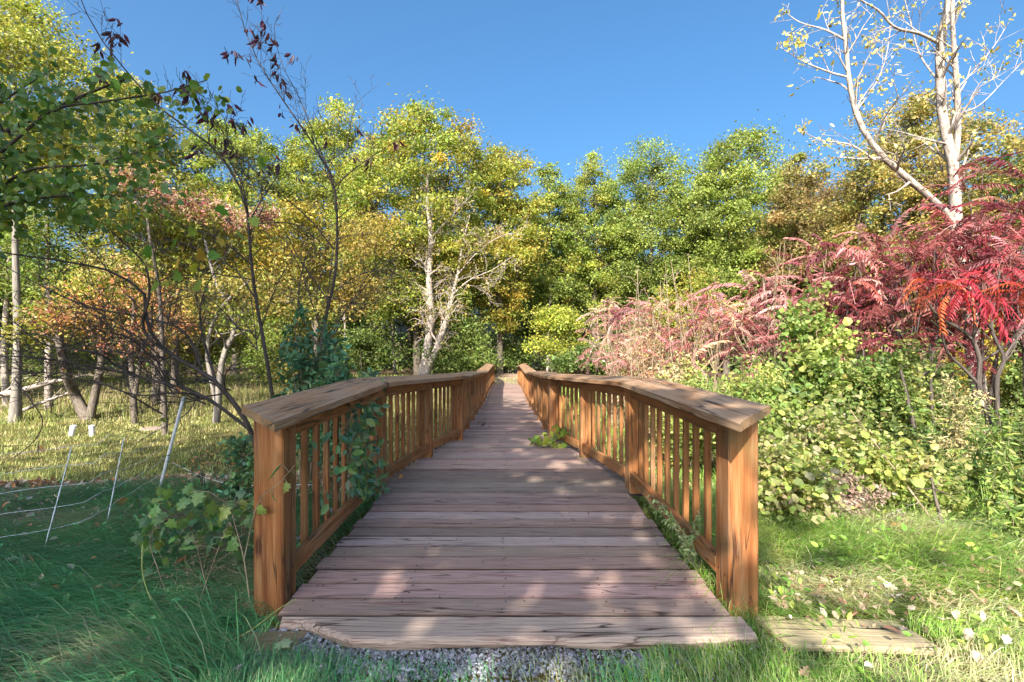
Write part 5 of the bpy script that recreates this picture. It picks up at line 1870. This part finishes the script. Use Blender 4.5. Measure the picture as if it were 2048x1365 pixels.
for i in range(6):
    v = i / 5
    tb.add(np.array([net_pt(u, v) + [0, 0, .006 * math.sin(9 * u + i)] for u in np.linspace(-.1, 3.6, 40)]), np.full(40, .0016))
for u in (1.75, 2.45):
    tb.add(np.array([net_pt(u, v) for v in np.linspace(-.04, 1, 12)]), .0020 + .0022 * (np.arange(12) % 2 == 0))
# loose lengths running on to the bridge rail
for v in (.45,):
    a_, e_ = net_pt(0, v), np.array([-1.3, 3.0 + v * .4, float(ground_z(-1.3, 3.2)) + .1 + .5 * v])
    tb.add(spline([a_, (a_ + e_) / 2 - [0, 0, .12], e_], 20), np.full(20, .0022))
acc = Acc()
tb.flush(acc, 5, (.66, .68, .68))
acc.build('netting', M_WHITE, t, True, b)

# two white pipe ends and a flat slab on the lawn
for px, py0, py1, lab, tilt in ((142, 858, 877, 'white pipe stub on the lawn, the tilted one nearer the edge', .03), (184, 851, 868, 'white pipe stub on the lawn, the upright one beside the V-trunked tree', 0)):
    d = 11.4
    x, y = at_px(px, d)
    z = float(ground_z(x, y))
    acc, tb = Acc(), Tubes()
    h = .25
    tb.add([(0, 0, -.05), (tilt, 0, h * .5), (tilt * 2, 0, h * .8), (tilt * 2.2, 0, h)], [.055] * 4)
    tb.add([(tilt * 1.8, 0, h * .78), (tilt * 2, 0, h * .9), (tilt * 2.2, 0, h * 1.0)], [.064] * 3)
    tb.add([(tilt * 2.2, 0, h), (tilt * 2.2, 0, h + .012), (tilt * 2.2, 0, h + .022)], [.064, .05, .002])
    tb.flush(acc, 14, (.74, .75, .78))
    o = acc.build('pipe_stub', M_WHITE, None, True)
    o.location = (x, y, z)
    tag(o, lab, 'pipe')
d = 12.3
x, y = at_px(304, d)
acc = Acc()
V, Fs = [], []
for r, zz in ((0, .05), (.17, .055), (.235, .04), (.25, 0), (.25, -.05)):
    for i in range(18):
        a = i * math.tau / 18
        k = 1 + .08 * math.sin(3 * a) + .05 * math.sin(5 * a + 1)
        V.append((math.cos(a) * r * 1.3 * k, math.sin(a) * r * k, zz))
for r in range(4):
    for i in range(18):
        j = (i + 1) % 18
        Fs.append([r * 18 + i, r * 18 + j, (r + 1) * 18 + j, (r + 1) * 18 + i][::-1])
acc.add(V, Fs, (.25, .19, .15))
o = acc.build('flat_stone', M_TINT, None, True)
o.location = (x, y, float(ground_z(x, y)))
tag(o, 'flat brown stone lying on the sunny lawn beyond the leaning stake', 'stone')

# timber offcut on the grass at the right
acc = Acc()
zt = float(ground_z(1.45, 2.05)) + .006
box(acc, (1.17, 2.05, zt), (1.80, 2.035, zt - .01), .215, .045, (0, 1), (.95, .92, .8), .008, skew=-.2)
o = acc.build('timber_board', M_OLD)
tag(o, 'weathered pale board lying flat in the grass right of the bridge', 'board')

# ================================================================== fallen leaves one can pick out
PALE = [(.44, .36, .27), (.38, .29, .2), (.30, .2, .13), (.48, .42, .34)]
GREY = [(.30, .29, .27), (.36, .33, .30), (.26, .22, .2), (.33, .36, .33)]


def fallen(px, py, sc, col, label, group, T=T_LOBED, zfun=None, lift=.06, up=2.2):
    d = 2.0
    for _ in range(40):
        x = (px - CX) * d / F
        z = (zfun(x, d) if zfun else float(ground_z(x, d))) + lift
        d = (CAM_Z - z) * F / (py - CY)
    acc = Acc()
    scatter(acc, T, np.zeros((1, 3)), frames(1, up), sc, np.array([col]))
    o = acc.build('fallen_leaf', M_DRY)
    o.location = (x, d, z)
    return tag(o, label, 'leaf', group)


g1 = 'pale fallen leaves on the sunny grass'
for px, py in ((1535, 1195), (1600, 1055), (1652, 1105), (1750, 1075), (1835, 1115), (1858, 1168), (1910, 1190), (1960, 1205), (1760, 1245), (1690, 1230), (1640, 1215), (1720, 1215), (1800, 1255), (1850, 1250), (1905, 1240), (1965, 1245), (2020, 1215), (2010, 1290), (1945, 1300), (1880, 1205), (1575, 1300), (1700, 1160), (1795, 1180), (1930, 1280), (2035, 1250), (1745, 1330), (1620, 1335), (1820, 1225), (1990, 1180), (1685, 1245)):
    fallen(px, py, R.uniform(.04, .07), PALE[R.randrange(4)], 'pale dry leaf fallen on the sunny grass right of the bridge', g1, R.choice([T_OAK, T_OAK, T_OVAL]), up=1.0)
g2 = 'grey fallen leaves on the shaded grass'
for px, py in ((40, 1080), (60, 1105), (40, 1130), (190, 1080), (130, 1185), (105, 1165), (155, 1195), (255, 1075), (110, 1135), (80, 1175), (220, 1195), (90, 1255), (270, 1040), (300, 1215), (160, 1150), (10, 1120), (200, 1210), (485, 1330), (240, 1290), (790, 1355), (150, 1340), (30, 1355), (330, 1335), (120, 1090)):
    fallen(px, py, R.uniform(.035, .06), GREY[R.randrange(4)], 'curled grey leaf fallen on the shaded grass by the net fence', g2, R.choice([T_OAK, T_OVAL]), up=1.0)
fallen(348, 1128, .07, (.55, .03, .02), 'bright red leaf caught in the vine by the net fence', None, T_FROND, lift=.12, up=.6)
fallen(135, 1283, .10, (.20, .30, .16), 'large pale green lobed leaf on the shaded grass', None)
fallen(235, 1282, .085, (.32, .16, .06), 'crumpled orange-brown leaf on the shaded grass', None)
fallen(232, 1008, .10, (.45, .15, .04), 'rust orange leaf on the bare leaf-strewn strip', None)
fallen(560, 1283, .075, (.28, .34, .18), 'green lobed leaf on the gravel below the front left post', None)
dz = lambda x, y: deck_z(y)
fallen(801, 958, .05, (.36, .19, .07), 'small orange leaf on the deck by the second left post', None, T_ROUND, dz, .012)
fallen(662, 1076, .05, (.40, .30, .10), 'yellow leaf on the deck beside the left bottom rail', None, T_ROUND, dz, .012)
fallen(1148, 832, .06, (.25, .1, .06), 'small brown leaf far along the deck by the right rail', None, T_OVAL, dz, .012)
fallen(1178, 1030, .025, (.16, .08, .05), 'tiny dark leaf on the deck between the sun flecks', None, T_OVAL, dz, .01)
fallen(800, 1340, .05, (.6, .58, .55), 'white curled leaf on the grass below the gravel', None, T_OAK)

# ================================================================== trees behind the viewer that shade the bridge mouth
SH = 'trees behind the viewpoint'
crown_tree('shade_tree', 'tall leafy tree behind the viewpoint, shading the mouth of the bridge', 'tree', (-7.8, -5.6), 13.8, 4.9, 4.2, 32000, .17, GR + YG[:2], None, .25, M_BARK, SH, lobes=34, T=T_ROUND, clump=.19, lobe_r=.32)
crown_tree('shade_tree', 'unseen thin-crowned tree added behind the viewpoint to dapple the right railing', 'tree', (-3.05, -5.3), 7.0, 1.8, 5.8, 900, .22, GR + YG[:2], None, .05, M_BARK, SH, lobes=30, T=T_ROUND, clump=.34, lobe_r=.5, twigs=False)  # unseen tree added for the sun flecks, its thin open crown shaped for them
# ================================================================== light, sky, camera
sun_dir = np.array([.45, 1.34, -1.0])
elev = math.atan2(1.0, math.hypot(.45, 1.34))
w = bpy.data.worlds.new('World')
SC.world = w
w.use_nodes = True
nt = w.node_tree
nt.nodes.clear()
out = nt.nodes.new('ShaderNodeOutputWorld')
bg = nt.nodes.new('ShaderNodeBackground')
sky = nt.nodes.new('ShaderNodeTexSky')
sky.sky_type = 'NISHITA'
sky.sun_disc = False
sky.sun_elevation = elev
sky.sun_rotation = math.atan2(-sun_dir[0], -sun_dir[1])
sky.air_density = .95
sky.dust_density = 7.5
sky.ozone_density = 7.0
bg.inputs['Strength'].default_value = .115
hs = nt.nodes.new('ShaderNodeHueSaturation')
hs.inputs['Saturation'].default_value = 1.14
hs.inputs['Hue'].default_value = .49
nt.links.new(sky.outputs[0], hs.inputs['Color'])
nt.links.new(hs.outputs[0], bg.inputs[0])
nt.links.new(bg.outputs[0], out.inputs[0])
sl = bpy.data.lights.new('sun', 'SUN')
sl.energy = 4.6
sl.angle = math.radians(.45)
sl.color = (1.0, .93, .82)
so = bpy.data.objects.new('sun', sl)
COL.objects.link(so)
from mathutils import Vector
so.rotation_euler = Vector(sun_dir).to_track_quat('-Z', 'Y').to_euler()

cam = bpy.data.cameras.new('camera')
cam.sensor_width = 36
cam.lens = 36 * F / 2048
cam.shift_x = 12 / 2048
cam.clip_start = .05
cam.clip_end = 2000
co = bpy.data.objects.new('camera', cam)
COL.objects.link(co)
co.location = (0, 0, CAM_Z)
co.rotation_euler = (math.radians(90), 0, 0)
SC.camera = co

SC.view_settings.view_transform = 'Standard'
SC.view_settings.look = 'None'
SC.view_settings.exposure = 1.58
SC.view_settings.gamma = 1
SC.render.engine = 'CYCLES'
SC.cycles.max_bounces = 8
SC.cycles.diffuse_bounces = 5
SC.cycles.glossy_bounces = 2
SC.cycles.transmission_bounces = 5
SC.cycles.use_denoising = True
